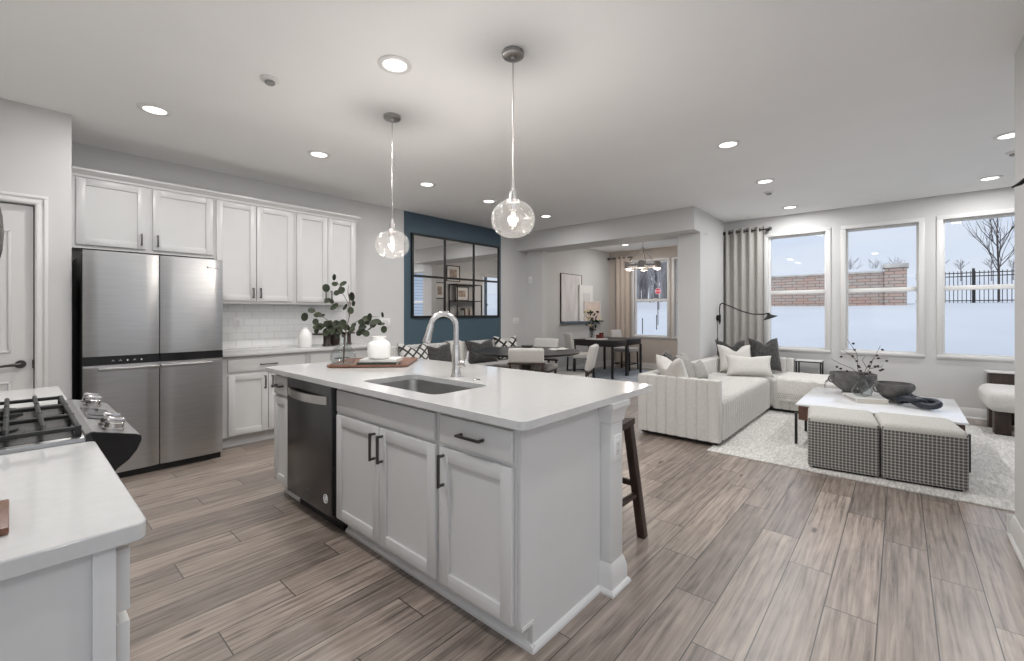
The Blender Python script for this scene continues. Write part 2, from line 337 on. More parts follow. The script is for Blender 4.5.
class MB:
    def __init__(s): s.bm = bmesh.new()
    def box(s, x0, x1, y0, y1, z0, z1, bev=0.0, seg=2):
        if x0 > x1: x0, x1 = x1, x0
        if y0 > y1: y0, y1 = y1, y0
        if z0 > z1: z0, z1 = z1, z0
        M = Matrix.Translation(((x0 + x1) / 2, (y0 + y1) / 2, (z0 + z1) / 2)) @ Matrix.Diagonal((x1 - x0, y1 - y0, z1 - z0, 1))
        r = bmesh.ops.create_cube(s.bm, size=1.0, matrix=M)
        if bev:
            es = list({e for v in r['verts'] for e in v.link_edges})
            bmesh.ops.bevel(s.bm, geom=es, offset=min(bev, 0.49 * min(x1 - x0, y1 - y0, z1 - z0)), segments=seg, profile=0.5, affect='EDGES')
        return s
    def obox(s, M, sx, sy, sz, bev=0.0, seg=2):
        r = bmesh.ops.create_cube(s.bm, size=1.0, matrix=M @ Matrix.Diagonal((sx, sy, sz, 1)))
        if bev:
            es = list({e for v in r['verts'] for e in v.link_edges})
            bmesh.ops.bevel(s.bm, geom=es, offset=min(bev, 0.49 * min(sx, sy, sz)), segments=seg, profile=0.5, affect='EDGES')
        return s
    def bar(s, p0, p1, wx, wy, bev=0.0, up=(0, 0, 1)):
        p0, p1 = Vector(p0), Vector(p1); d = p1 - p0
        z = d.normalized(); u = Vector(up)
        if abs(z.dot(u)) > 0.95: u = Vector((0, 1, 0))
        x = u.cross(z).normalized(); y = z.cross(x)
        M = Matrix((x, y, z)).transposed().to_4x4(); M.translation = (p0 + p1) / 2
        return s.obox(M, wx, wy, d.length, bev)
    def tube(s, pts, r, n=10, closed=False, cap=True):
        pts = [Vector(p) for p in pts]; N = len(pts)
        rr = r if isinstance(r, (list, tuple)) else [r] * N
        tang = []
        for i in range(N):
            a = pts[(i - 1) % N] if (i > 0 or closed) else pts[i]
            b = pts[(i + 1) % N] if (i < N - 1 or closed) else pts[i]
            tang.append((b - a).normalized() if (b - a).length > 1e-9 else Vector((0, 0, 1)))
        t = tang[0]; u = Vector((0, 0, 1)) if abs(t.z) < 0.9 else Vector((1, 0, 0))
        x = u.cross(t).normalized()
        rings = []
        for i in range(N):
            t2 = tang[i]
            x = (x - t2 * x.dot(t2))
            x = x.normalized() if x.length > 1e-6 else Vector((1, 0, 0))
            y = t2.cross(x)
            rings.append([s.bm.verts.new(pts[i] + (x * math.cos(2 * PI * k / n) + y * math.sin(2 * PI * k / n)) * rr[i]) for k in range(n)])
        m = N if closed else N - 1
        for i in range(m):
            A, B = rings[i], rings[(i + 1) % N]
            for k in range(n):
                s.bm.faces.new((A[k], A[(k + 1) % n], B[(k + 1) % n], B[k]))
        if cap and not closed:
            s.bm.faces.new(list(reversed(rings[0]))); s.bm.faces.new(rings[-1])
        return s
    def cyl(s, p0, p1, r0, r1=None, n=20):
        return s.tube([p0, p1], [r0, r0 if r1 is None else r1], n)
    def lathe(s, prof, c=(0, 0, 0), n=32, cap=True):
        c = Vector(c); rings = []
        for (r, z) in prof:
            if r < 1e-6: rings.append([s.bm.verts.new(c + Vector((0, 0, z)))])
            else: rings.append([s.bm.verts.new(c + Vector((r * math.cos(2 * PI * k / n), r * math.sin(2 * PI * k / n), z))) for k in range(n)])
        for A, B in zip(rings, rings[1:]):
            if len(A) == 1 and len(B) == 1: continue
            for k in range(n):
                j = (k + 1) % n
                if len(A) == 1: s.bm.faces.new((A[0], B[j], B[k]))
                elif len(B) == 1: s.bm.faces.new((A[k], A[j], B[0]))
                else: s.bm.faces.new((A[k], A[j], B[j], B[k]))
        if cap:
            if len(rings[0]) > 1: s.bm.faces.new(list(reversed(rings[0])))
            if len(rings[-1]) > 1: s.bm.faces.new(rings[-1])
        return s
    def ball(s, c, r, sz=1.0, u=16, v=10):
        M = Matrix.Translation(c) @ Matrix.Diagonal((r, r, r * sz, 1))
        bmesh.ops.create_uvsphere(s.bm, u_segments=u, v_segments=v, radius=1.0, matrix=M); return s
    def prism(s, poly, axis, a, b):
        """poly in the two other axes (in order), extruded on axis from a to b"""
        def P(p, t):
            return {'x': (t, p[0], p[1]), 'y': (p[0], t, p[1]), 'z': (p[0], p[1], t)}[axis]
        A = [s.bm.verts.new(P(p, a)) for p in poly]; B = [s.bm.verts.new(P(p, b)) for p in poly]
        n = len(poly)
        s.bm.faces.new(A); s.bm.faces.new(list(reversed(B)))
        for k in range(n): s.bm.faces.new((A[k], B[k], B[(k + 1) % n], A[(k + 1) % n]))
        return s
    def loft(s, loops, cap0=True, cap1=True):
        R = [[s.bm.verts.new(p) for p in L] for L in loops]; n = len(R[0])
        for A, B in zip(R, R[1:]):
            for k in range(n): s.bm.faces.new((A[k], A[(k + 1) % n], B[(k + 1) % n], B[k]))
        if cap0: s.bm.faces.new(list(reversed(R[0])))
        if cap1: s.bm.faces.new(R[-1])
        return s
    def grid(s, f, nu, nv):
        V = [[s.bm.verts.new(f(i / nu, j / nv)) for j in range(nv + 1)] for i in range(nu + 1)]
        for i in range(nu):
            for j in range(nv): s.bm.faces.new((V[i][j], V[i + 1][j], V[i + 1][j + 1], V[i][j + 1]))
        return s
    def slab_hole(s, outer, hole, z0, z1):
        def ring(pts, z): return [s.bm.verts.new((p[0], p[1], z)) for p in pts]
        tops = []
        for z in (z0, z1):
            o, h = ring(outer, z), ring(hole, z)
            es = [s.bm.edges.new((L[i], L[(i + 1) % len(L)])) for L in (o, h) for i in range(len(L))]
            bmesh.ops.triangle_fill(s.bm, use_beauty=True, use_dissolve=False, edges=es)
            tops.append((o, h))
        for i in (0, 1):
            A, B = tops[0][i], tops[1][i]
            for k in range(len(A)): s.bm.faces.new((A[k], A[(k + 1) % len(A)], B[(k + 1) % len(A)], B[k]))
        return s
    def xf(s, M):
        bmesh.ops.transform(s.bm, matrix=M, verts=s.bm.verts[:]); return s
    def build(s, name, m, parent=None, world=True, smooth=True, angle=38, kind=None, recalc=True):
        if recalc: bmesh.ops.recalc_face_normals(s.bm, faces=s.bm.faces[:])
        if parent is not None and world:
            bmesh.ops.translate(s.bm, vec=-wloc(parent), verts=s.bm.verts[:])
        me = bpy.data.meshes.new(name); s.bm.to_mesh(me); s.bm.free()
        for k in (m if isinstance(m, (list, tuple)) else [m]): me.materials.append(MT[k] if isinstance(k, str) else k)
        if smooth and len(me.polygons):
            me.polygons.foreach_set('use_smooth', [True] * len(me.polygons))
            me.set_sharp_from_angle(angle=math.radians(angle))
        o = bpy.data.objects.new(name, me); COL.objects.link(o)
        if parent is not None: o.parent = parent
        if kind: o['kind'] = kind
        return o

def tag(o, label, cat, group=None):
    o['label'] = label; o['category'] = cat
    if group: o['group'] = group
    return o
def thing(name, label, cat, loc=(0, 0, 0), rz=0.0, group=None):
    o = bpy.data.objects.new(name, None); COL.objects.link(o)
    o.location = loc; o.rotation_euler = (0, 0, rz); o.empty_display_size = 0.1
    return tag(o, label, cat, group)
def struct(name, mb, m, **k): return mb.build(name, m, None, kind='structure', **k)
def copy_tree(o, parent=None):
    c = o.copy(); COL.objects.link(c)
    if parent is not None: c.parent = parent
    for ch in list(o.children): copy_tree(ch, c)
    return c
def dup(o, loc, rz, label, group=None):
    c = copy_tree(o); c.location = loc; c.rotation_euler = (0, 0, rz); c['label'] = label
    if group: c['group'] = group
    return c
def rrect(x0, x1, y0, y1, r, n=6):
    P = []
    for cx, cy, a0 in ((x1 - r, y1 - r, 0), (x0 + r, y1 - r, 90), (x0 + r, y0 + r, 180), (x1 - r, y0 + r, 270)):
        for k in range(n + 1):
            a = math.radians(a0 + 90 * k / n); P.append((cx + r * math.cos(a), cy + r * math.sin(a)))
    return P
def arc(c, r, a0, a1, n, plane='xz', y=0):
    out = []
    for k in range(n + 1):
        a = math.radians(a0 + (a1 - a0) * k / n)
        out.append((c[0] + r * math.cos(a), y, c[1] + r * math.sin(a)))
    return out
def point_light(name, loc, w, col=(1, 0.9, 0.8), r=0.03):
    d = bpy.data.lights.new(name, 'POINT'); d.energy = w; d.color = col; d.shadow_soft_size = r
    return d
def text_mesh(mb, txt, size, M, depth=0.002):
    c = bpy.data.curves.new('lettering', 'FONT'); c.body = txt; c.size = size; c.extrude = depth; c.align_x = 'CENTER'; c.align_y = 'CENTER'
    t = bpy.data.objects.new('lettering', c); COL.objects.link(t)
    dg = bpy.context.evaluated_depsgraph_get(); me = bpy.data.meshes.new_from_object(t.evaluated_get(dg))
    me.transform(M); mb.bm.from_mesh(me)
    bpy.data.objects.remove(t); bpy.data.curves.remove(c); bpy.data.meshes.remove(me)

def panel_wall(axis, a, b, u0, u1, z0, z1, holes=()):
    """wall slab between a and b on its axis ('x' or 'y'), with rectangular openings (u0,u1,z0,z1), one connected mesh"""
    mb = MB()
    us = sorted({u0, u1} | {v for h in holes for v in h[:2]}); zs = sorted({z0, z1} | {v for h in holes for v in h[2:]})
    us = [u for u in us if u0 <= u <= u1]; zs = [z for z in zs if z0 <= z <= z1]
    V = {}
    def P(s, i, j):
        k = (s, i, j)
        if k not in V:
            t = a if s == 0 else b
            V[k] = mb.bm.verts.new((t, us[i], zs[j]) if axis == 'x' else (us[i], t, zs[j]))
        return V[k]
    def solid(i, j):
        if i < 0 or j < 0 or i >= len(us) - 1 or j >= len(zs) - 1: return False
        cu, cz = (us[i] + us[i + 1]) / 2, (zs[j] + zs[j + 1]) / 2
        return not any(h[0] < cu < h[1] and h[2] < cz < h[3] for h in holes)
    for i in range(len(us) - 1):
        for j in range(len(zs) - 1):
            if not solid(i, j): continue
            for s in (0, 1): mb.bm.faces.new((P(s, i, j), P(s, i + 1, j), P(s, i + 1, j + 1), P(s, i, j + 1)))
            for di, dj, c in ((-1, 0, ((i, j), (i, j + 1))), (1, 0, ((i + 1, j), (i + 1, j + 1))), (0, -1, ((i, j), (i + 1, j))), (0, 1, ((i, j + 1), (i + 1, j + 1)))):
                if not solid(i + di, j + dj):
                    (p, q), (r, t) = c
                    mb.bm.faces.new((P(0, p, q), P(0, r, t), P(1, r, t), P(1, p, q)))
    return mb

H = 2.75
# ------------------------------------------------------------------ room shell
struct('floor', MB().box(-0.6, 9.9, -3.4, 5.6, -0.12, 0.0), 'floor', smooth=False)
struct('ceiling', MB().box(-0.6, 9.9, -3.4, 5.6, H, H + 0.12), 'ceil', smooth=False)
WEST_FILL = [(-2.9, 0.6, 0.12, 2.42)]  # unseen west opening, added to let fill light onto the island front
struct('wall_left', panel_wall('x', -0.6, -0.48, -3.3, 5.6, 0, H, WEST_FILL), 'wall', smooth=False)
DOOR = (-0.395, 0.112, 0.0, 2.048)
struct('wall_pantry', panel_wall('y', 4.62, 4.74, -0.48, 0.298, 0, H, [DOOR]), 'wall', smooth=False)
struct('wall_pantry_side', MB().box(0.178, 0.298, 4.74, 5.35, 0, H), 'wall', smooth=False)
struct('wall_back', MB().box(0.298, 9.9, 5.35, 5.5, 0, H), 'wall', smooth=False)
struct('wall_accent', MB().box(3.73, 5.77, 5.343, 5.352, 0, H - 0.004), 'blue', smooth=False)
struct('wall_stub', MB().box(6.47, 6.61, 4.95, 5.352, 0, 2.432), 'wall', smooth=False)
struct('wall_column', MB().box(6.47, 6.61, 2.13, 2.455, 0, 2.432), 'wall', smooth=False)
struct('wall_beam', MB().box(6.22, 6.79, 2.13, 5.352, 2.43, H + 0.01), 'wall', smooth=False)
NOOKSIDE = [(8.36, 9.06, 0.30, 2.28)]
struct('wall_living', panel_wall('y', 2.14, 2.25, 6.60, 9.9, 0, H, NOOKSIDE), 'wall', smooth=False)
WIN = [(0.79, 1.53, 0.745, 2.445), (-0.185, 0.575, 0.745, 2.445), (-1.16, -0.395, 0.745, 2.445), (-2.75, -1.95, 0.745, 2.445)]
struct('wall_window', panel_wall('x', 7.7, 7.84, -3.3, 2.15, 0, H, WIN), 'wall', smooth=False)
struct('wall_right', MB().box(2.9, 3.78, -0.62, -0.49, 0, H), 'wall', smooth=False)
struct('wall_den', MB().box(3.66, 3.78, -3.3, -0.61, 0, H), 'wall', smooth=False)
SOUTH = [(4.7, 7.2, 0.06, 2.35), (0.9, 3.4, 0.5, 2.4)]  # second opening is unseen, added as soft fill for the island end
struct('wall_south', panel_wall('y', -3.32, -3.2, -0.6, 7.84, 0, H, SOUTH), 'wall', smooth=False)
NWIN = [(3.90, 4.70, 0.74, 2.46), (2.95, 3.745, 0.74, 2.46)]
struct('wall_nook', panel_wall('x', 9.69, 9.83, 2.14, 5.5, 0, H, NWIN), 'taupe', smooth=False)
# the taupe paint of the nook stops at its corner with the art wall, which is the same light paint as the rest
struct('wall_backsplash', MB().box(1.27, 2.84, 5.342, 5.352, 0.90, 1.385), 'tile', smooth=False)

def base_run(name, p0, p1, nrm, h=0.125, t=0.016, shoe=True):
    """baseboard with a stepped top and a quarter shoe, from p0 to p1 along the wall; nrm points into the room"""
    p0, p1, nrm = Vector(p0 + (0,)), Vector(p1 + (0,)), Vector(nrm + (0,))
    prof = [(0, 0), (t + 0.012, 0), (t + 0.011, 0.010), (t + 0.005, 0.018), (t, 0.020), (t, h - 0.03), (t * 0.55, h - 0.012), (t * 0.4, h), (0, h)]
    L = lambda p: [p + nrm * a + Vector((0, 0, z)) for a, z in prof]
    struct(name, MB().loft([L(p0), L(p1)]), 'trim', angle=25)
base_run('baseboard_right', (2.9, -0.49), (3.78, -0.49), (0, 1))
base_run('baseboard_end', (3.78, -0.462), (3.78, -3.2), (1, 0))
base_run('baseboard_window', (7.7, -3.2), (7.7, 2.14), (-1, 0))
base_run('baseboard_living', (6.61, 2.14), (7.7, 2.14), (0, -1))
base_run('baseboard_column', (6.47, 2.13), (6.47, 2.455), (-1, 0))
base_run('baseboard_stub', (6.47, 4.95), (6.47, 5.35), (-1, 0))
base_run('baseboard_back', (2.83, 5.35), (6.47, 5.35), (0, -1))
base_run('baseboard_art', (6.61, 5.35), (9.69, 5.35), (0, -1))
base_run('baseboard_nook', (9.69, 2.25), (9.69, 5.35), (-1, 0))
base_run('baseboard_pantry', (0.178, 4.62), (0.298, 4.62), (0, -1))

# ------------------------------------------------------------------ windows (double hung, casing, sill)
def window(n, axis, face, depth, hole, inward, rail=None, trimw=0.05, door=False):
    """sash window filling a wall hole; face = room side of the wall, inward = -1/+1 into the room on that axis"""
    u0, u1, z0, z1 = hole
    root = bpy.data.objects.new('window_%d' % n, None); COL.objects.link(root); root['kind'] = 'structure'
    c = ((face, (u0 + u1) / 2, z0) if axis == 'x' else ((u0 + u1) / 2, face, z0)); root.location = c
    def B(mb, a, b, ua, ub, za, zb, bev=0.0):
        if axis == 'x': mb.box(a, b, ua, ub, za, zb, bev)
        else: mb.box(ua, ub, a, b, za, zb, bev)
    o = -inward     # outward sign
    t = trimw
    m = MB()        # casing
    B(m, face + inward * 0.018, face - inward * 0.001, u0 - t, u0 + 0.006, z0 - t * 0.3, z1, 0.003)
    B(m, face + inward * 0.018, face - inward * 0.001, u1 - 0.006, u1 + t, z0 - t * 0.3, z1, 0.003)
    B(m, face + inward * 0.018, face - inward * 0.001, u0 - t, u1 + t, z1, z1 + t, 0.003)
    m.build('casing', 'trim', root)
    m = MB(); B(m, face + inward * 0.03, face + o * 0.10, u0 - t, u1 + t, z0 - 0.028, z0 + 0.004, 0.005)
    B(m, face + inward * 0.014, face - inward * 0.001, u0 - t, u1 + t, z0 - 0.045, z0 - 0.026, 0.004)
    m.build('sill', 'trim', root)
    f = 0.028; d0, d1 = face + o * 0.055, face + o * 0.105
    m = MB()
    B(m, d0, d1, u0, u0 + f, z0, z1); B(m, d0, d1, u1 - f, u1, z0, z1); B(m, d0, d1, u0 + f, u1 - f, z1 - f, z1); B(m, d0, d1, u0 + f, u1 - f, z0, z0 + f)
    m.build('frame', 'plastic', root)
    zr = rail if rail else (z0 + z1) / 2
    if not door:
        m = MB(); B(m, d0 - o * 0.012, d1, u0 + f, u1 - f, zr - 0.028, zr + 0.028, 0.004); m.build('meeting_rail', 'plastic', root)
        spans = ((z0 + f, zr - 0.028), (zr + 0.028, z1 - f))
    else: spans = ((z0 + f, z1 - f),)
    for za, zb in spans:
        m = MB(); B(m, face + o * 0.078, face + o * 0.082, u0 + f, u1 - f, za, zb); m.build('pane', 'pane', root, smooth=False)
    return root
for i, hgt in enumerate(WIN): window(i + 1, 'x', 7.7, 0.14, hgt, -1, 1.59)
for i, hgt in enumerate(NWIN): window(i + 5, 'x', 9.69, 0.14, hgt, -1, 1.57, trimw=0.055)
window(7, 'y', 2.25, 0.11, NOOKSIDE[0], 1, door=True)
window(8, 'y', -3.2, 0.12, SOUTH[0], 1, door=True)
window(10, 'x', -0.48, 0.12, WEST_FILL[0], 1, door=True)  # added glazing out of view, lights the island front
window(9, 'y', -3.2, 0.12, SOUTH[1], 1, 1.45)  # added window out of view, soft fill on the island end panel

# ------------------------------------------------------------------ pantry door
dr = bpy.data.objects.new('door_1', None); COL.objects.link(dr); dr.location = (-0.14, 4.68, 0); dr['kind'] = 'structure'
m = MB()
x0, x1, z0, z1 = DOOR[0] + 0.004, DOOR[1] - 0.006, 0.012, 2.040
m.box(x0, x1, 4.655, 4.69, z0, z1)
for za, zb in ((0.24, 0.80), (1.0, 1.86)):
    xa, xb = x0 + 0.11, x1 - 0.105
    for (a, b, c, d) in ((xa, xb, zb - 0.016, zb), (xa, xb, za, za + 0.016), (xa, xa + 0.016, za, zb), (xb - 0.016, xb, za, zb)):
        m.box(a, b, 4.645, 4.66, c, d, 0.006)
    m.box(xa + 0.05, xb - 0.05, 4.648, 4.66, za + 0.05, zb - 0.05, 0.008)
m.build('door_leaf', 'trim', dr)
m = MB(); m.cyl((0.045, 4.655, 0.918), (0.045, 4.645, 0.918), 0.028, n=20); m.cyl((0.045, 4.648, 0.918), (0.045, 4.60, 0.918), 0.011, n=14)
m.tube([(0.045, 4.602, 0.918), (0.02, 4.598, 0.919), (-0.03, 4.6, 0.914), (-0.075, 4.604, 0.908)], [0.012, 0.011, 0.009, 0.007], 10)
m.build('door_handle', 'pull', dr)
m = MB(); m.box(DOOR[1] - 0.012, DOOR[1] - 0.002, 4.645, 4.66, 0.885, 0.945); m.build('strike_plate', 'pull', dr)
m = MB(); m.box(DOOR[0], DOOR[1], 4.70, 4.735, 0.0, 2.046); m.build('dark_gap_sheet', 'gblack', dr)  # black sheet behind the leaf, standing in for shade in the gap
tr = MB()
for k, (w0, w1, th) in enumerate(((0.0, 0.066, 0.012), (0.006, 0.028, 0.017), (0.044, 0.064, 0.021))):
    tr.box(DOOR[1] + w0, DOOR[1] + w1, 4.62 - th, 4.621, 0, 2.048 + w0, 0.002)
    tr.box(DOOR[0] - w1, DOOR[0] - w0, 4.62 - th, 4.621, 0, 2.048 + w0, 0.002)
    tr.box(DOOR[0] - w1, DOOR[1] + w1, 4.62 - th, 4.621, 2.048 + w0, 2.048 + w1, 0.002)
struct('trim_1', tr, 'trim')

# ------------------------------------------------------------------ cabinet building blocks
def shaker(mb, face, axis, sgn, u0, u1, z0, z1, t=0.019, rail=0.057):
    """shaker door: frame of four members around a recessed panel; face is the front plane, sgn the outward direction on axis"""
    def B(a, b, ua, ub, za, zb, bev):
        if axis == 'x': mb.box(a, b, ua, ub, za, zb, bev)
        else: mb.box(ua, ub, a, b, za, zb, bev)
    back = face - sgn * t
    B(face, back, u0, u0 + rail, z0, z1, 0.002); B(face, back, u1 - rail, u1, z0, z1, 0.002)
    B(face, back, u0 + rail, u1 - rail, z0, z0 + rail, 0.002); B(face, back, u0 + rail, u1 - rail, z1 - rail, z1, 0.002)
    B(face - sgn * 0.011, back, u0 + rail - 0.003, u1 - rail + 0.003, z0 + rail - 0.003, z1 - rail + 0.003, 0)
    return mb
def slabf(mb, face, axis, sgn, u0, u1, z0, z1, t=0.019):
    if axis == 'x': mb.box(face, face - sgn * t, u0, u1, z0, z1, 0.004)
    else: mb.box(u0, u1, face, face - sgn * t, z0, z1, 0.004)
    return mb
def pull(parent, face, axis, sgn, u, z, L, vert, name='handle', m='pull'):
    mb = MB(); s = 0.030; r = 0.0052
    def P(n_, uu, zz): return (face + sgn * n_, uu, zz) if axis == 'x' else (uu, face + sgn * n_, zz)
    for k in (-1, 1):
        du, dz = (0, k * (L / 2 - 0.008)) if vert else (k * (L / 2 - 0.008), 0)
        mb.bar(P(-0.001, u + du, z + dz), P(s, u + du, z + dz), 2 * r, 2 * r, 0.001)
    a, b = ((u, z - L / 2), (u, z + L / 2)) if vert else ((u - L / 2, z), (u + L / 2, z))
    mb.bar(P(s, *a), P(s, *b), 0.012, 0.010, 0.002)
    return mb.build(name, m, parent)

# ------------------------------------------------------------------ fridge wall: upper cabinets
YU = 5.02
def upper(label, x0, x1, z0, z1, doors, loc_handle):
    r = thing('wall_cabinet', label, 'kitchen cabinet', ((x0 + x1) / 2, 5.19, z0), group='white wall cabinets')
    MB().box(x0, x1, YU + 0.020, 5.348, z0, z1).build('carcass', 'cab', r, smooth=False)
    for k, (a, b) in enumerate(doors):
        d = shaker(MB(), YU, 'y', -1, a, b, z0 + 0.028, z1 - 0.008).build('door', 'cab', r)
        u = (b - 0.032) if k == 0 else (a + 0.032)
        pull(d, YU, 'y', -1, u, z0 + 0.11, 0.105, True)
    return r
ZT = 2.395
upper('short white cabinet with two shaker doors right above the refrigerator', 0.325, 1.312, 1.812, ZT, ((0.349, 0.791), (0.84, 1.299)), 0)
upper('tall white wall cabinet next to the refrigerator, left of the two tall ones', 1.314, 2.074, 1.375, ZT, ((1.329, 1.684), (1.690, 2.053)), 0)
upper('tall white wall cabinet at the right end of the run, behind the eucalyptus', 2.076, 2.812, 1.375, ZT, ((2.096, 2.444), (2.450, 2.795)), 0)
cr = MB()
prof = [(0, 0), (-0.010, 0), (-0.012, 0.018), (-0.022, 0.030), (-0.040, 0.044), (-0.046, 0.052), (-0.046, 0.066), (0, 0.066)]
cr.loft([[(0.325 if e == 0 else 2.815 - a, YU + 0.02 + a, ZT + z) for a, z in prof] for e in (0, 1)])
cr.loft([[(2.812 - a, YU + 0.02 + a, ZT + z) for a, z in prof], [(2.812 - a, 5.349, ZT + z) for a, z in prof]])
cr.box(0.325, 2.812, YU + 0.02, 5.349, ZT, ZT + 0.01)
struct('trim_2', cr, 'cab', angle=25)

# ------------------------------------------------------------------ refrigerator
YF = 4.50
fr = thing('refrigerator', 'stainless steel four-door refrigerator with a black control strip', 'refrigerator', (0.795, 4.9, 0))
MB().box(0.345, 1.243, YF + 0.055, 5.30, 0.045, 1.725, 0.006).build('body', 'black', fr)
MB().box(0.36, 1.23, YF + 0.03, YF + 0.3, 0.0, 0.05).build('kick_plate', 'black', fr)
def fridge_door(x0, x1, z0, z1):
    mb = MB(); n = 10; r = 0.012
    pr = []
    for k in range(n + 1):
        t = k / n; x = x0 + (x1 - x0) * t
        e = min(t, 1 - t) * (x1 - x0)
        dy = 0.012 * (1 - math.sqrt(max(0, 1 - max(0, (1 - e / r)) ** 2))) if e < r else 0.0
        bow = -0.004 * (1 - (2 * t - 1) ** 2)
        pr.append((x, YF + dy + bow))
    pr += [(x1, YF + 0.05), (x0, YF + 0.05)]
    mb.prism(pr, 'z', z0, z1)
    return mb.build('door', 'steel', fr, angle=20)
fridge_door(0.349, 0.794, 0.952, 1.745); fridge_door(0.800, 1.240, 0.952, 1.745)
d3 = fridge_door(0.349, 0.794, 0.055, 0.868); d4 = fridge_door(0.800, 1.240, 0.055, 0.868)
cp = MB().box(0.349, 0.794, YF + 0.004, YF + 0.05, 0.884, 0.950).box(0.800, 1.240, YF + 0.004, YF + 0.05, 0.884, 0.950).build('control_strip', 'gblack', fr)
MB().box(0.349, 1.240, YF + 0.015, YF + 0.05, 0.862, 0.886).build('grip_rail', 'chrome', fr)
for dd, xa, xb in ((d3, 0.43, 0.792), (d4, 0.802, 1.16)):
    MB().box(xa, xb, YF - 0.028, YF + 0.004, 0.842, 0.864, 0.006).build('handle', 'steel', dd)
for k in range(5):
    ic = MB(); x = 0.515 + 0.042 * k
    if k in (0, 1, 3): ic.tube([(x - 0.007, YF + 0.003, 0.910), (x, YF + 0.003, 0.921), (x + 0.007, YF + 0.003, 0.910)], 0.0014, 5)
    else: ic.box(x - 0.004, x + 0.004, YF + 0.002, YF + 0.005, 0.908, 0.919)
    ic.build('icon', 'plastic', cp)
lg = MB()
for k, w in enumerate((0.010, 0.006, 0.007, 0.004, 0.008, 0.006, 0.007)):
    x = 1.118 + 0.0125 * k; lg.box(x, x + w, YF - 0.006, YF + 0.002, 1.663, 1.663 + (0.017 if k in (0, 3) else 0.012))
lg.build('door_badge', 'pull', fr)
for x in (0.44, 1.15): MB().box(x - 0.05, x + 0.05, YF + 0.02, YF + 0.16, 1.724, 1.748, 0.004).build('hinge_cover', 'black', fr)

# ------------------------------------------------------------------ fridge wall: base cabinets and counter
YB = 4.72
def base_cab(label, x0, x1, drawers, doors, extra=None):
    r = thing('base_cabinet', label, 'kitchen cabinet', ((x0 + x1) / 2, 5.05, 0), group='white base cabinets along the fridge wall')
    mb = MB(); mb.box(x0, x1, YB + 0.02, 5.345, 0.105, 0.868); mb.build('carcass', 'cab', r, smooth=False)
    MB().box(x0, x1, YB + 0.085, 5.3, 0.0, 0.11).build('toe_kick', 'cab', r, smooth=False)
    for a, b in drawers:
        d = slabf(MB(), YB, 'y', -1, a, b, 0.715, 0.832).build('drawer', 'cab', r)
        pull(d, YB, 'y', -1, (a + b) / 2, 0.775, 0.16, False)
    for k, (a, b) in enumerate(doors):
        d = shaker(MB(), YB, 'y', -1, a, b, 0.118, 0.690).build('door', 'cab', r)
        pull(d, YB, 'y', -1, (b - 0.03) if k % 2 == 0 else (a + 0.03), 0.60, 0.13, True)
    return r
base_cab('white base cabinet with one wide drawer, right beside the refrigerator', 1.30, 2.075, [(1.342, 2.045)], [(1.345, 1.690), (1.696, 2.045)])
base_cab('white base cabinet at the far end of the fridge wall, behind the island', 2.078, 2.83, [(2.11, 2.80)], [(2.11, 2.452), (2.458, 2.80)])
ct = MB(); ct.box(1.262, 2.85, 4.685, 5.342, 0.868, 0.900, 0.004)
tag(ct.build('kitchen_countertop', 'quartz'), 'white quartz countertop along the tiled wall beside the refrigerator', 'countertop')

# things on the far counter
b = MB(); b.lathe([(0.0, 0), (0.062, 0), (0.070, 0.012), (0.072, 0.10), (0.066, 0.145), (0.040, 0.185), (0.030, 0.20), (0.029, 0.215), (0.033, 0.225), (0.024, 0.225), (0.022, 0.20), (0.0, 0.19)], (2.14, 4.92, 0.900), 32)
tag(b.build('bottle_vase', 'ceramic'), 'white bottle-shaped ceramic vase on the far counter against the tiles', 'vase')
pd = thing('pedestal_stand', 'low dark wooden pedestal stand on the far counter right of the white vase', 'stand', (2.40, 4.95, 0.9))
MB().lathe([(0, 0.128), (0.15, 0.128), (0.155, 0.134), (0.155, 0.146), (0.0, 0.146)], (2.40, 4.95, 0.9), 32).build('plate', 'dkwood', pd)
MB().lathe([(0, 0), (0.05, 0), (0.05, 0.012), (0.038, 0.03), (0.038, 0.128), (0, 0.128)], (2.40, 4.95, 0.9), 24).build('stem', 'dkwood', pd)
pt = thing('dark_canister', 'tall dark wooden canister on the far counter behind the eucalyptus vase', 'canister', (2.56, 5.08, 0.9))
MB().lathe([(0, 0), (0.055, 0), (0.06, 0.01), (0.06, 0.19), (0, 0.19)], (2.56, 5.08, 0.9), 28).build('body', 'dkwood', pt)
MB().lathe([(0, 0.19), (0.066, 0.19), (0.066, 0.208), (0.03, 0.214), (0, 0.214)], (2.56, 5.08, 0.9), 28).build('lid', 'dkwood', pt)
pk = thing('small_pedestal', 'short dark wooden pedestal farthest along the far counter', 'stand', (2.70, 5.0, 0.9))
MB().lathe([(0, 0.13), (0.07, 0.13), (0.07, 0.148), (0, 0.148)], (2.70, 5.0, 0.9), 24).build('plate', 'dkwood', pk)
MB().lathe([(0, 0), (0.035, 0), (0.022, 0.03), (0.022, 0.13), (0, 0.13)], (2.70, 5.0, 0.9), 20).build('stem', 'dkwood', pk)

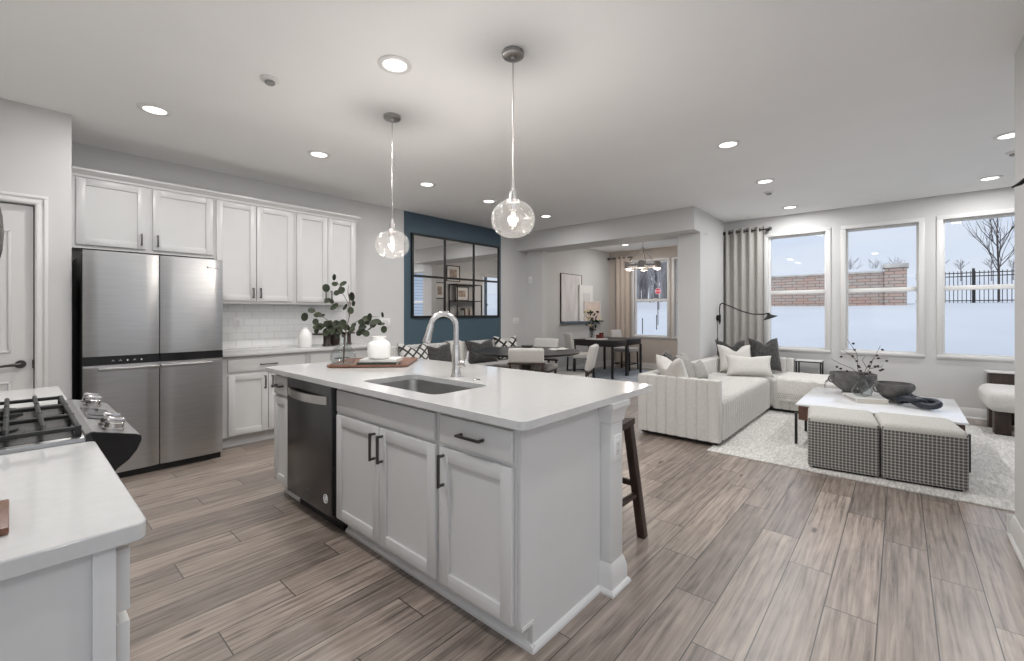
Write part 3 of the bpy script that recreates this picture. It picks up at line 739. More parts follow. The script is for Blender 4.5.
def plate_cover(name, label, cat, c, axis, sgn, w, h, kind, group=None):
    """outlet or switch plate; c is the centre on the wall face"""
    r = thing(name, label, cat, c, group=group)
    def B(mb, n0, n1, u0, u1, z0, z1, bev=0.0):
        if axis == 'x': mb.box(c[0] + sgn * n0, c[0] + sgn * n1, c[1] + u0, c[1] + u1, c[2] + z0, c[2] + z1, bev)
        else: mb.box(c[0] + u0, c[0] + u1, c[1] + sgn * n0, c[1] + sgn * n1, c[2] + z0, c[2] + z1, bev)
        return mb
    B(MB(), -0.001, 0.006, -w / 2, w / 2, -h / 2, h / 2, 0.002).build('cover_plate', 'plastic', r)
    n = max(1, round(w / 0.07)) if kind == 'switch' else 1
    for k in range(n):
        u = (k - (n - 1) / 2) * 0.046
        f = B(MB(), 0.004, 0.0085, u - 0.0165, u + 0.0165, -0.033, 0.033, 0.0015).build('rocker' if kind == 'switch' else 'receptacle', 'trim', r)
        if kind == 'outlet':
            for dz in (-0.016, 0.016):
                mb = MB(); B(mb, 0.008, 0.0092, -0.007, -0.005, dz - 0.004, dz + 0.004); B(mb, 0.008, 0.0092, 0.005, 0.007, dz - 0.004, dz + 0.004)
                mb.build('slot', 'greyplas', f)
    return r
plate_cover('wall_outlet', 'white outlet plate on the subway tiles beside the refrigerator', 'outlet', (1.61, 5.342, 1.165), 'y', -1, 0.078, 0.118, 'outlet')
plate_cover('light_switch', 'white switch plate on the wall between the tiles and the blue wall', 'light switch', (3.42, 5.35, 1.146), 'y', -1, 0.165, 0.118, 'switch')
plate_cover('light_switch', 'white switch plate on the wall right of the blue wall', 'light switch', (6.19, 5.35, 1.13), 'y', -1, 0.165, 0.118, 'switch')
# ------------------------------------------------------------------ kitchen island
XF = 1.22
ISL = 'white island cabinets'
def isl_cab(label, y0, y1):
    r = thing('island_cabinet', label, 'kitchen cabinet', (1.5, (y0 + y1) / 2, 0), group=ISL)
    return r
def carcass(r, y0, y1, x1=1.79, top=0.868):
    MB().box(XF + 0.020, x1, y0, y1, 0.105, top).build('carcass', 'cab', r, smooth=False)
    MB().box(XF + 0.085, x1, y0, y1, 0.0, 0.106).build('toe_kick', 'cab', r, smooth=False)
r = isl_cab('white island cabinet with one drawer over one door, nearest the camera', 1.063, 1.513); carcass(r, 1.064, 1.513)
d = slabf(MB(), XF, 'x', -1, 1.077, 1.492, 0.722, 0.842).build('drawer', 'cab', r); pull(d, XF, 'x', -1, 1.285, 0.782, 0.14, False)
d = shaker(MB(), XF, 'x', -1, 1.077, 1.492, 0.118, 0.703).build('door', 'cab', r); pull(d, XF, 'x', -1, 1.462, 0.610, 0.14, True)
r = isl_cab('white double-door island cabinet under the sink, with a plain panel above', 1.515, 2.430)
mb = MB()
mb.box(XF + 0.020, XF + 0.040, 1.515, 2.430, 0.105, 0.868); mb.box(XF + 0.038, 1.79, 1.515, 1.533, 0.105, 0.868); mb.box(XF + 0.038, 1.79, 2.412, 2.430, 0.105, 0.868)
mb.box(XF + 0.038, 1.79, 1.533, 2.412, 0.105, 0.125); mb.box(1.775, 1.79, 1.533, 2.412, 0.125, 0.868)
mb.build('carcass', 'cab', r, smooth=False)
MB().box(XF + 0.085, 1.79, 1.515, 2.430, 0.0, 0.106).build('toe_kick', 'cab', r, smooth=False)
slabf(MB(), XF, 'x', -1, 1.530, 2.400, 0.722, 0.842).build('drawer', 'cab', r)
d = shaker(MB(), XF, 'x', -1, 1.522, 1.962, 0.118, 0.703).build('door', 'cab', r); pull(d, XF, 'x', -1, 1.930, 0.605, 0.14, True)
d = shaker(MB(), XF, 'x', -1, 1.968, 2.402, 0.118, 0.703).build('door', 'cab', r); pull(d, XF, 'x', -1, 2.000, 0.605, 0.14, True)
r = isl_cab('narrow white island cabinet with drawer and door at the far end, beyond the dishwasher', 3.055, 3.31); carcass(r, 3.055, 3.31)
d = slabf(MB(), XF, 'x', -1, 3.072, 3.30, 0.722, 0.842).build('drawer', 'cab', r); pull(d, XF, 'x', -1, 3.19, 0.782, 0.12, False)
shaker(MB(), XF, 'x', -1, 3.072, 3.30, 0.118, 0.703, rail=0.05).build('door', 'cab', r)

# dishwasher
dw = thing('dishwasher', 'dark stainless dishwasher built into the island, with a bowed bright handle', 'dishwasher', (1.5, 2.74, 0))
MB().box(XF + 0.03, 1.78, 2.436, 3.05, 0.09, 0.866).build('tub', 'black', dw)
mb = MB(); mb.box(XF - 0.012, XF + 0.03, 2.446, 3.045, 0.108, 0.860, 0.004); mb.build('door', 'darksteel', dw)
MB().box(XF + 0.005, XF + 0.04, 2.432, 2.447, 0.10, 0.866).build('side_gap_strip', 'gblack', dw)  # black strip standing in for shade in the gap beside the door
MB().box(XF - 0.004, XF + 0.03, 2.450, 3.04, 0.858, 0.866).build('control_edge', 'gblack', dw)
mb = MB(); L0, L1 = [], []
pts = []
for k in range(13):
    t = -1 + 2 * k / 12
    y = 2.745 + 0.265 * t; xx = XF - 0.014 - 0.042 * (1 - abs(t) ** 2.2)
    zz = 0.772 - 0.0 * t
    pts.append((xx, y, zz))
loops = [[(p[0] - 0.006, p[1], p[2] + 0.024), (p[0] + 0.008, p[1], p[2] + 0.024), (p[0] + 0.008, p[1], p[2] - 0.024), (p[0] - 0.006, p[1], p[2] - 0.024)] for p in pts]
mb.loft(loops); mb.build('handle', 'chrome', dw, angle=30)
MB().box(XF + 0.07, 1.7, 2.45, 3.04, 0.0, 0.10).build('toe_panel', 'black', dw)
mb = MB()
c = (XF - 0.0125, 2.505, 0.200)
ring = [(c[0], c[1] + 0.024 * math.cos(2 * PI * k / 24), c[2] + 0.024 * math.sin(2 * PI * k / 24)) for k in range(24)]
mb.tube(ring, 0.0025, 6, closed=True)
for s_ in (0.013, 0.006):
    mb.tube([(c[0], c[1] + s_ * math.cos(2 * PI * k / 14) * (1 + 0.25 * math.sin(2 * PI * k / 7)), c[2] + s_ * math.sin(2 * PI * k / 14)) for k in range(14)], 0.0016, 5, closed=True)
mb.build('round_badge', 'signw', dw)
mb = MB()
for k, w in enumerate((0.007, 0.005, 0.004, 0.006, 0.005)): mb.box(XF - 0.0135, XF - 0.011, 2.71 + 0.010 * k, 2.71 + 0.010 * k + w, 0.195, 0.199)
mb.build('door_badge', 'chrome', dw)
# island shell: end panels, seating-side back, corner posts
ip = thing('island_surround', 'white side panel and back closing the near end of the island', 'island side', (1.52, 1.05, 0))
MB().prism([(XF + 0.020, 0.105), (XF + 0.085, 0.105), (XF + 0.085, 0.0), (1.806, 0.0), (1.806, 0.868), (XF + 0.020, 0.868)], 'y', 1.045, 1.0625).build('end_panel', 'cab', ip, smooth=False)
MB().box(1.791, 1.806, 1.063, 3.325, 0.0, 0.868).build('back_panel', 'cab', ip, smooth=False)
MB().prism([(XF + 0.020, 0.105), (XF + 0.085, 0.105), (XF + 0.085, 0.0), (1.790, 0.0), (1.790, 0.868), (XF + 0.020, 0.868)], 'y', 3.311, 3.325).build('far_panel', 'cab', ip, smooth=False)
shoe = MB()
P = [(0, 0), (0.016, 0), (0.015, 0.012), (0.009, 0.021), (0.0, 0.026)]
shoe.loft([[(XF + 0.072 if e == 0 else 1.80, 1.045 - a, z) for a, z in P] for e in (0, 1)])
shoe.loft([[(XF + 0.085 - a, 1.032 if e == 0 else 2.43, z) for a, z in P] for e in (0, 1)])
shoe.loft([[(XF + 0.085 - a, 3.055 if e == 0 else 3.30, z) for a, z in P] for e in (0, 1)])
shoe.build('shoe_molding', 'trim', ip, angle=25)
MB().box(XF + 0.020, XF + 0.088, 1.041, 1.046, 0.105, 0.118).build('notch_bead', 'trim', ip)
def post(label, y0, y1):
    pr_ = thing('island_post', label, 'post', (1.866, (y0 + y1) / 2, 0), group='white square posts under the island overhang')
    x0, x1 = 1.808, 1.924
    MB().box(x0, x1, y0, y1, 0.0, 0.868, 0.003).build('shaft', 'cab', pr_)
    def frame(offs):
        return [[(x0 - o, y0 - o, z), (x1 + o, y0 - o, z), (x1 + o, y1 + o, z), (x0 - o, y1 + o, z)] for o, z in offs]
    MB().loft(frame([(0.030, 0.0), (0.030, 0.010), (0.024, 0.020), (0.016, 0.024), (0.015, 0.085), (0.010, 0.105), (0.006, 0.120), (0.0005, 0.132)])).build('plinth', 'trim', pr_, angle=25)
    MB().loft(frame([(0.0005, 0.770), (0.006, 0.776), (0.006, 0.784), (0.010, 0.810), (0.020, 0.835), (0.026, 0.845), (0.026, 0.868)])).build('capital', 'trim', pr_, angle=25)
post('white square post under the near corner of the island overhang', 0.992, 1.108)
post('white square post under the far corner of the island overhang', 3.20, 3.316)
plate_cover('wall_outlet', 'white outlet plate on the near white island post', 'outlet', (1.866, 0.992, 0.655), 'y', -1, 0.074, 0.118, 'outlet')
# counter with sink cut-out
SX0, SX1, SY0, SY1 = 1.290, 1.660, 1.610, 2.265
mb = MB(); mb.slab_hole(rrect(1.172, 2.248, 0.978, 3.345, 0.035, 6), rrect(SX0, SX1, SY0, SY1, 0.05, 6), 0.868, 0.900)
bmesh.ops.recalc_face_normals(mb.bm, faces=mb.bm.faces[:])
o = mb.build('island_countertop', 'quartz', angle=30)
bv = o.modifiers.new('edge', 'BEVEL'); bv.width = 0.003; bv.segments = 2; bv.limit_method = 'ANGLE'; bv.angle_limit = math.radians(50)
tag(o, 'white quartz countertop of the island, with the sink cut into it', 'countertop')
sk = thing('kitchen_sink', 'rectangular undermount stainless steel sink in the island counter', 'sink', (1.48, 1.967, 0.67))
def rl(g, r, z, n=6): return [(p[0], p[1], z) for p in rrect(SX0 + g, SX1 - g, SY0 + g, SY1 - g, r, n)]
mb = MB()
mb.loft([rl(-0.024, 0.06, 0.866), rl(-0.006, 0.055, 0.866), rl(-0.004, 0.055, 0.85), rl(0.002, 0.055, 0.70), rl(0.012, 0.05, 0.682), rl(0.035, 0.045, 0.674), rl(0.12, 0.02, 0.672)], cap0=False)
mb.build('basin', 'sinksteel', sk, recalc=True)
mb = MB(); mb.lathe([(0.0, 0.0), (0.03, 0.0), (0.040, 0.004), (0.045, 0.003), (0.045, 0.0)], (1.50, 1.95, 0.673), 24); mb.build('drain', 'chrome', sk)
# faucet, centre (1.75,1.99)
fc = thing('kitchen_faucet', 'brushed nickel gooseneck faucet behind the island sink', 'faucet', (1.752, 1.985, 0.9))
bx, by = 1.752, 1.985
mb = MB(); mb.lathe([(0, 0), (0.031, 0), (0.031, 0.006), (0.027, 0.012), (0.025, 0.05), (0.026, 0.10), (0.024, 0.14), (0.020, 0.175), (0.021, 0.185), (0.0185, 0.19), (0.0, 0.19)], (bx, by, 0.9), 24); mb.build('body', 'chrome', fc)
dx, dy = -0.80, 0.60     # direction the spout reaches, over the basin
path = [(bx, by, 1.05), (bx, by, 1.20)]
R_ = 0.074
for k in range(1, 15):
    a = PI * k / 14 * 0.955
    q = R_ * (1 - math.cos(a)); path.append((bx + dx * q, by + dy * q, 1.20 + R_ * math.sin(a)))
mb = MB(); mb.tube(path, 0.0160, 14); mb.build('neck', 'chrome', fc)
e = Vector(path[-1]); d_ = (Vector(path[-1]) - Vector(path[-2])).normalized()
hd = MB(); hd.tube([e - d_ * 0.004, e + d_ * 0.012, e + d_ * 0.05, e + d_ * 0.095, e + d_ * 0.11], [0.0175, 0.0195, 0.021, 0.0265, 0.025], 18)
hd = hd.build('spray_head', 'chrome', fc)
mb = MB(); s_ = Vector((dx, dy, 0)); mb.bar(e + d_ * 0.03 + s_ * 0.017, e + d_ * 0.075 + s_ * 0.020, 0.012, 0.008, 0.002); mb.build('button', 'gblack', hd)
mb = MB(); mb.tube([e + d_ * 0.109, e + d_ * 0.113], [0.016, 0.015], 16); mb.build('aerator', 'pull', hd)
mb = MB(); mb.cyl((bx, by, 0.975), (bx + 0.030, by - 0.045, 0.975), 0.023, 0.022, 18)
mb.tube([(bx + 0.030, by - 0.045, 0.975), (bx + 0.034, by - 0.051, 0.985), (bx + 0.036, by - 0.054, 1.01), (bx + 0.040, by - 0.060, 1.052)], [0.019, 0.015, 0.010, 0.008], 12)
mb.build('lever', 'chrome', fc)
mb = MB(); mb.lathe([(0, 0), (0.020, 0), (0.020, 0.004), (0.015, 0.007), (0, 0.007)], (1.735, 1.79, 0.9), 20)
tag(mb.build('air_switch', 'chrome'), 'small round chrome button on the island counter beside the faucet', 'button')

# tray, books, jar and eucalyptus on the island
tr_ = thing('wooden_tray', 'low red-brown wooden tray on the far half of the island', 'tray', (1.80, 2.91, 0.9))
mb = MB(); T0 = Matrix.Translation((1.80, 2.90, 0.9)) @ Matrix.Rotation(math.radians(0), 4, 'Z')
w, dd_ = 0.26, 0.30
TR = [(1.425, 2.955), (1.82, 2.575), (2.18, 2.93), (1.78, 3.31)]
def shrink(poly, g):
    c = sum((Vector(p) for p in poly), Vector((0, 0))) / len(poly)
    return [tuple(c + (Vector(p) - c) * g) for p in poly]
def roundpoly(poly, r=0.03, n=4):
    out = []; N = len(poly)
    for i in range(N):
        p = Vector(poly[i]); a = (Vector(poly[i - 1]) - p).normalized(); b_ = (Vector(poly[(i + 1) % N]) - p).normalized()
        for k in range(n + 1):
            t = k / n; out.append(tuple(p + a * r * (1 - t) ** 2 + b_ * r * t ** 2))
    return out
lo = lambda g, z: [(p[0], p[1], 0.9 + z) for p in roundpoly(shrink(TR, g))]
mb.loft([lo(0.95, 0.0), lo(1.0, 0.006), lo(1.0, 0.020), lo(0.955, 0.020), lo(0.93, 0.010), lo(0.5, 0.010)])
mb.build('board', 'tray', tr_, angle=30)
def book(label, cx, cy, z, w, d, t, rz, cov, group):
    r = thing('book', label, 'book', (cx, cy, z), rz, group)
    mb = MB(); mb.box(-w / 2 + 0.006, w / 2 - 0.004, -d / 2 + 0.005, d / 2 - 0.005, 0.003, t - 0.003); mb.build('page_block', 'paper', r, world=False, smooth=False)
    mb = MB(); mb.box(-w / 2, w / 2, -d / 2, d / 2, 0, 0.003); mb.box(-w / 2, w / 2, -d / 2, d / 2, t - 0.003, t); mb.box(-w / 2, -w / 2 + 0.004, -d / 2, d / 2, 0.002, t - 0.002)
    mb.build('cover', cov, r, world=False, smooth=False)
    return r
bk = 'books on the island tray'
RZ = math.atan2(2.575 - 2.955, 1.82 - 1.425)
book('dark-covered book at the bottom of the pair on the wooden tray', 1.745, 2.800, 0.9105, 0.20, 0.27, 0.024, RZ + PI / 2, 'coverdk', bk)
book('white-covered book on top of the dark book, under the white jar', 1.765, 2.800, 0.9350, 0.185, 0.26, 0.018, RZ + PI / 2 - 0.10, 'cover', bk)
mb = MB(); mb.lathe([(0, 0), (0.062, 0), (0.075, 0.012), (0.080, 0.05), (0.080, 0.095), (0.070, 0.118), (0.052, 0.130), (0.049, 0.142), (0.053, 0.158), (0.049, 0.160), (0.043, 0.145), (0.044, 0.12), (0, 0.11)], (1.735, 2.790, 0.9535), 36)
tag(mb.build('white_jar', 'ceramic'), 'squat white ceramic jar with a short neck standing on the island books', 'jar')
VX, VY, VZ = 1.561, 2.972, 0.911
mb = MB(); mb.lathe([(0, 0.004), (0.055, 0.0), (0.075, 0.012), (0.088, 0.045), (0.086, 0.078), (0.066, 0.115), (0.036, 0.142), (0.022, 0.165), (0.020, 0.20), (0.024, 0.215), (0.021, 0.215), (0.0175, 0.20), (0.019, 0.165), (0.033, 0.138), (0.063, 0.112), (0.082, 0.078), (0.084, 0.045), (0.071, 0.015), (0.05, 0.006), (0, 0.008)], (VX, VY, VZ), 32, cap=False)
tag(mb.build('glass_vase', 'vglass'), 'round clear glass vase with a narrow neck on the wooden tray', 'vase')
# image-plane directions at the island, to lay branches out around the vase (right and away)
RT = Vector((math.sin(YAW), -math.cos(YAW), 0)); FW = Vector((math.cos(YAW), math.sin(YAW), 0))
def leaf_disc(mb, c, nrm, r, asp=0.85, roll=0.0):
    n_ = Vector(nrm).normalized(); u = n_.cross(Vector((0, 0, 1)));
    u = u.normalized() if u.length > 0.05 else Vector((1, 0, 0)); v = n_.cross(u)
    cu, cv = u * math.cos(roll) + v * math.sin(roll), v * math.cos(roll) - u * math.sin(roll)
    ring = lambda s_, t_: [Vector(c) + (cu * math.cos(2 * PI * k / 12) * r * s_ + cv * math.sin(2 * PI * k / 12) * r * asp * s_) + n_ * t_ for k in range(12)]
    mb.loft([ring(0.25, -0.0016 - r * 0.10), ring(1.0, 0.0), ring(1.0, 0.0014), ring(0.25, 0.0014 - r * 0.10)])
eu = thing('eucalyptus_branch', 'eucalyptus branches with round dark green leaves in the glass vase', 'plant', (VX, VY, VZ + 0.01))
st, lf = MB(), MB()
base = Vector((VX, VY, VZ + 0.012))
def EP(px, py, dep=0.0):
    """a spot by the vase: px metres to the right, py metres up from the vase foot, dep away"""
    return Vector((VX, VY, VZ)) + RT * px + FW * dep + Vector((0, 0, py))
main = [base, EP(0.005, 0.10), EP(0.012, 0.21), EP(0.035, 0.34, 0.02), EP(0.028, 0.43, 0.03), EP(-0.01, 0.50, 0.03), EP(-0.055, 0.60, 0.02)]
left = [EP(0.0, 0.02), EP(0.006, 0.20), EP(-0.06, 0.29, -0.03), EP(-0.12, 0.335, -0.04), EP(-0.205, 0.385, -0.03)]
rightb = [EP(0.004, 0.02), EP(0.014, 0.21), EP(0.07, 0.30, 0.05), EP(0.15, 0.345, 0.04), EP(0.235, 0.34, 0.05)]
midb = [EP(0.035, 0.34, 0.02), EP(0.05, 0.43, 0.0), EP(0.04, 0.52, -0.02), EP(0.045, 0.565, -0.02)]
lowl = [EP(0.004, 0.20), EP(-0.045, 0.245, 0.05), EP(-0.10, 0.265, 0.06)]
for p in (main, left, rightb, midb, lowl): st.tube(p, [0.0042 - 0.0028 * k / (len(p) - 1) for k in range(len(p))], 7)
LV = [(-0.06, 0.625, .024), (-0.10, 0.545, .030), (-0.045, 0.575, .022), (0.03, 0.575, .026), (0.028, 0.525, .028), (-0.008, 0.545, .021), (-0.02, 0.51, .026), (0.075, 0.485, .037),
      (-0.085, 0.455, .026), (-0.035, 0.413, .033), (0.024, 0.41, .026), (0.085, 0.385, .026), (0.10, 0.435, .022), (-0.055, 0.45, .018),
      (-0.235, 0.34, .030), (-0.19, 0.385, .028), (-0.155, 0.355, .026), (-0.17, 0.305, .024), (-0.115, 0.35, .022), (-0.14, 0.275, .030), (-0.125, 0.24, .022), (-0.065, 0.295, .026), (-0.08, 0.225, .030), (-0.04, 0.25, .025), (-0.02, 0.21, .022),
      (0.075, 0.245, .026), (0.14, 0.24, .032), (0.17, 0.27, .030), (0.20, 0.225, .028), (0.215, 0.335, .032), (0.265, 0.305, .036), (0.285, 0.355, .022), (0.24, 0.285, .026), (0.16, 0.305, .024), (0.30, 0.29, .02), (0.03, 0.255, .02)]
rr = random.Random(3)
LV = [(a - 0.022, b_, c) for a, b_, c in LV]
for k in range(22):
    LV.append((rr.gauss(-0.03, 0.075), rr.uniform(0.20, 0.30), rr.uniform(0.020, 0.030)))
for k in range(8): LV.append((0.15 + rr.gauss(0.03, 0.05), rr.uniform(0.24, 0.34), rr.uniform(0.020, 0.028)))
for (px, py, r_) in LV:
    nv = -FW * rr.uniform(0.35, 1) + RT * rr.uniform(-0.7, 0.7) + Vector((0, 0, rr.uniform(-0.1, 0.9)))
    leaf_disc(lf, EP(px, py, rr.uniform(-0.05, 0.06)), nv, r_ * 1.02, 0.86, rr.uniform(0, 3))
st.build('stem', 'stem', eu); lf.build('foliage', 'leaf', eu)

# bar stool on the seating side
bs = thing('bar_stool', 'dark wooden counter stool standing behind the island post', 'stool', (2.20, 1.36, 0))
sx, sy, hw, hd_ = 2.20, 1.36, 0.155, 0.19
mb = MB()
mb.grid(lambda u, v: (sx - 0.17 + 0.34 * u, sy - 0.215 + 0.43 * v, 0.655 + 0.022 * (2 * v - 1) ** 2 - 0.012 * math.cos(PI * (u - 0.5))), 8, 12)
r = bmesh.ops.extrude_face_region(mb.bm, geom=mb.bm.faces[:]); bmesh.ops.translate(mb.bm, vec=(0, 0, -0.035), verts=[v for v in r['geom'] if isinstance(v, bmesh.types.BMVert)])
mb.build('seat', 'dkwood', bs)
for ax in (-1, 1):
    for ay in (-1, 1):
        MB().bar((sx + ax * (hw + 0.03), sy + ay * (hd_ + 0.065), 0.0), (sx + ax * hw * 0.93, sy + ay * (hd_ - 0.005), 0.66), 0.048, 0.046, 0.004).build('leg', 'dkwood', bs)
for ay in (-1, 1): MB().bar((sx - hw - 0.01, sy + ay * (hd_ + 0.035), 0.245), (sx + hw + 0.01, sy + ay * (hd_ + 0.035), 0.245), 0.032, 0.022, 0.003).build('stretcher', 'dkwood', bs)
for ax in (-1, 1): MB().bar((sx + ax * (hw + 0.012), sy - hd_ - 0.03, 0.30), (sx + ax * (hw + 0.012), sy + hd_ + 0.03, 0.30), 0.022, 0.032, 0.003).build('stretcher', 'dkwood', bs)

# ------------------------------------------------------------------ range wall (left)
XR = 0.145     # cabinet front plane
LR = 'white base cabinets along the range wall'
def left_cab(label, y0, y1, end):
    r = thing('base_cabinet', label, 'kitchen cabinet', (-0.18, (y0 + y1) / 2, 0), group=LR)
    MB().box(-0.478, XR - 0.021, y0, y1, 0.105, 0.868).build('carcass', 'cab', r, smooth=False)
    MB().box(-0.478, XR - 0.09, y0, y1, 0.0, 0.106).build('toe_kick', 'cab', r, smooth=False)
    if end:
        MB().box(XR - 0.052, XR - 0.021, y0 - 0.012, y0 + 0.001, 0.105, 0.868, 0.002).build('end_stile', 'cab', r)
    d = MB().prism([(y0 + 0.008, 0.735), (y1 - 0.012, 0.735), (y1 - 0.012, 0.848), (y0 + 0.008, 0.848)], 'x', XR - 0.020, XR)
    d = d.build('drawer', 'cab', r); pull(d, XR, 'x', 1, (y0 + y1) / 2, 0.79, 0.16, False)
    w = (y1 - y0 - 0.02) / 2
    for k in (0, 1):
        d = shaker(MB(), XR, 'x', 1, y0 + 0.008 + k * (w + 0.003), y0 + 0.008 + k * (w + 0.003) + w, 0.118, 0.715).build('door', 'cab', r)
        pull(d, XR, 'x', 1, y0 + 0.008 + w * (1 if k else 1) + (0.035 if k else -0.03), 0.62, 0.13, True)
    return r
left_cab('white base cabinet in the near left corner, its end panel facing the camera', 1.058, 1.80, True)
left_cab('white base cabinet beyond the range, nearest the pantry door', 2.585, 3.25, False)
for lab, y0, y1 in (('white quartz countertop in the near left corner, this side of the range', 1.03, 1.803), ('white quartz countertop between the range and the pantry door', 2.58, 3.275)):
    mb = MB(); mb.prism(rrect(-0.478, 0.166, y0, y1, 0.022, 5), 'z', 0.868, 0.900)
    o = mb.build('range_countertop', 'quartz', angle=30); bv = o.modifiers.new('edge', 'BEVEL'); bv.width = 0.003; bv.segments = 2; bv.limit_method = 'ANGLE'; bv.angle_limit = math.radians(50)
    tag(o, lab, 'countertop', 'countertops either side of the range')
mb = MB(); mb.box(-0.40, -0.002, 1.145, 1.32, 0.9, 0.914, 0.003)
tag(mb.build('cutting_board', 'tray'), 'corner of a red-brown wooden board on the near left counter', 'cutting board')

# gas range
rg = thing('gas_range', 'stainless gas range with black grates on the left, between two counters', 'stove', (-0.15, 2.19, 0))
RY0, RY1 = 1.808, 2.574
MB().box(-0.475, 0.13, RY0, RY1, 0.03, 0.895, 0.003).build('body', 'black', rg)
MB().box(-0.475, 0.148, RY0, RY1, 0.893, 0.912, 0.004).build('cooktop', 'steel', rg)
MB().box(-0.44, 0.128, RY0 + 0.03, RY1 - 0.03, 0.909, 0.9135).build('burner_pan', 'darksteel', rg)
prof = [(0.146, 0.920), (0.162, 0.924), (0.262, 0.897), (0.274, 0.890), (0.274, 0.876), (0.264, 0.850), (0.244, 0.822), (0.216, 0.800), (0.196, 0.770), (0.128, 0.76), (0.128, 0.895), (0.146, 0.895)]
MB().prism(prof, 'y', RY0, RY0 + 0.012).build('panel_cheek', 'gblack', rg); MB().prism(prof, 'y', RY1 - 0.012, RY1).build('panel_cheek', 'gblack', rg)
cpn = MB().prism(prof, 'y', RY0 + 0.0115, RY1 - 0.0115).build('control_panel', 'steel', rg, angle=25)
def slope(x): return 0.924 + (x - 0.162) * (0.897 - 0.924) / (0.262 - 0.162)
nz = Vector((0.027, 0, 0.100)).normalized(); tx = Vector((0.100, 0, -0.027)).normalized()
M = Matrix((tx, Vector((0, 1, 0)), nz)).transposed().to_4x4()
def knob(y):
    c = Vector((0.213, y, slope(0.213))); M2 = M.copy(); M2.translation = c
    mb = MB(); mb.lathe([(0, 0), (0.028, 0), (0.028, 0.006), (0.024, 0.008), (0.024, 0.022), (0.022, 0.024), (0, 0.024)], (0, 0, 0), 24).xf(M2)
    M3 = M.copy(); M3.translation = c + nz * 0.030
    k_ = mb.build('knob', 'chrome', cpn)
    MB().obox(M3, 0.046, 0.017, 0.018, 0.005).build('grip', 'chrome', k_)
for y in (1.875, 1.965, 2.42, 2.51): knob(y)
M2 = M.copy(); M2.translation = Vector((0.207, 2.19, slope(0.207))) + nz * 0.0012
MB().obox(M2, 0.075, 0.25, 0.003).build('display', 'gblack', cpn)
M2.translation = Vector((0.207, 2.19, slope(0.207))) + nz * 0.003; mb = MB()
for a, b, c_, d_2 in ((0, 0, 0.05, 0.10),): mb.obox(M2, c_, d_2, 0.002)
mb.build('screen', 'darksteel', cpn)
MB().box(0.13, 0.178, RY0 + 0.004, RY1 - 0.004, 0.235, 0.755, 0.006).build('oven_door', 'steel', rg)
MB().box(0.176, 0.181, RY0 + 0.11, RY1 - 0.11, 0.33, 0.63, 0.003).build('oven_window', 'gblack', rg)
mb = MB(); mb.cyl((0.232, RY0 + 0.03, 0.715), (0.232, RY1 - 0.03, 0.715), 0.013, n=16)
for y in (RY0 + 0.05, RY1 - 0.05): mb.bar((0.176, y, 0.715), (0.232, y, 0.715), 0.022, 0.018, 0.003)
mb.build('oven_handle', 'chrome', rg)
MB().box(0.13, 0.172, RY0 + 0.004, RY1 - 0.004, 0.05, 0.225, 0.006).build('bottom_drawer', 'steel', rg)
for y in (RY0 + 0.05, RY1 - 0.05):
    for x in (-0.42, 0.08): MB().cyl((x, y, 0.0), (x, y, 0.035), 0.016, n=12).build('foot', 'black', rg)
for cy in (2.0, 2.19, 2.39):
    for cx in ((-0.02, -0.30) if cy != 2.19 else (-0.16,)):
        mb = MB(); mb.lathe([(0, 0.0), (0.05, 0.0), (0.05, 0.008), (0.036, 0.012), (0.036, 0.020), (0.033, 0.023), (0, 0.023)], (cx, cy, 0.913), 24); mb.build('burner', 'iron', rg)
gw = (RY1 - RY0 - 0.05) / 3
for k in range(3):
    y0 = RY0 + 0.025 + k * gw + 0.003; y1 = y0 + gw - 0.006; mb = MB()
    zt = 0.950
    xa, xb = -0.435, 0.132
    for (p, q) in (((xa, y0), (xb, y0)), ((xa, y1), (xb, y1)), ((xa, y0), (xa, y1)), ((xb, y0), (xb, y1))):
        mb.bar((p[0], p[1], zt - 0.012), (q[0], q[1], zt - 0.012), 0.013, 0.013, 0.003)
    for j in range(1, 8):
        x = xa + (xb - xa) * j / 8
        mb.tube([(x, y0, zt - 0.012), (x, y0 + 0.012, zt + 0.002), (x, (y0 + y1) / 2, zt - 0.002), (x, y1 - 0.012, zt + 0.002), (x, y1, zt - 0.012)], 0.0065, 8)
    for x in (xa, xb):
        for y in (y0, y1): mb.bar((x, y, 0.9125), (x, y, zt - 0.004), 0.015, 0.015, 0.003)
    mb.build('grate', 'iron', rg)
# microwave over the range, only its handle reaches into the picture
mw = thing('microwave_oven', 'steel microwave over the range, its curved handle at the left edge', 'microwave', (-0.28, 2.19, 1.38), group=None)
MB().box(-0.478, -0.09, 1.812, 2.570, 1.385, 1.80, 0.005).build('body', 'black', mw)
MB().box(-0.091, -0.066, 1.812, 2.40, 1.39, 1.795, 0.004).build('door', 'steel', mw)
MB().box(-0.091, -0.068, 2.403, 2.570, 1.39, 1.795, 0.004).build('control_panel', 'gblack', mw)
mb = MB(); mb.tube([(-0.067, 2.37, 1.425), (-0.045, 2.37, 1.44), (-0.033, 2.37, 1.50), (-0.030, 2.37, 1.56), (-0.033, 2.37, 1.62), (-0.045, 2.37, 1.69), (-0.067, 2.37, 1.71)], 0.014, 12)
mb.build('handle', 'pull', mw)
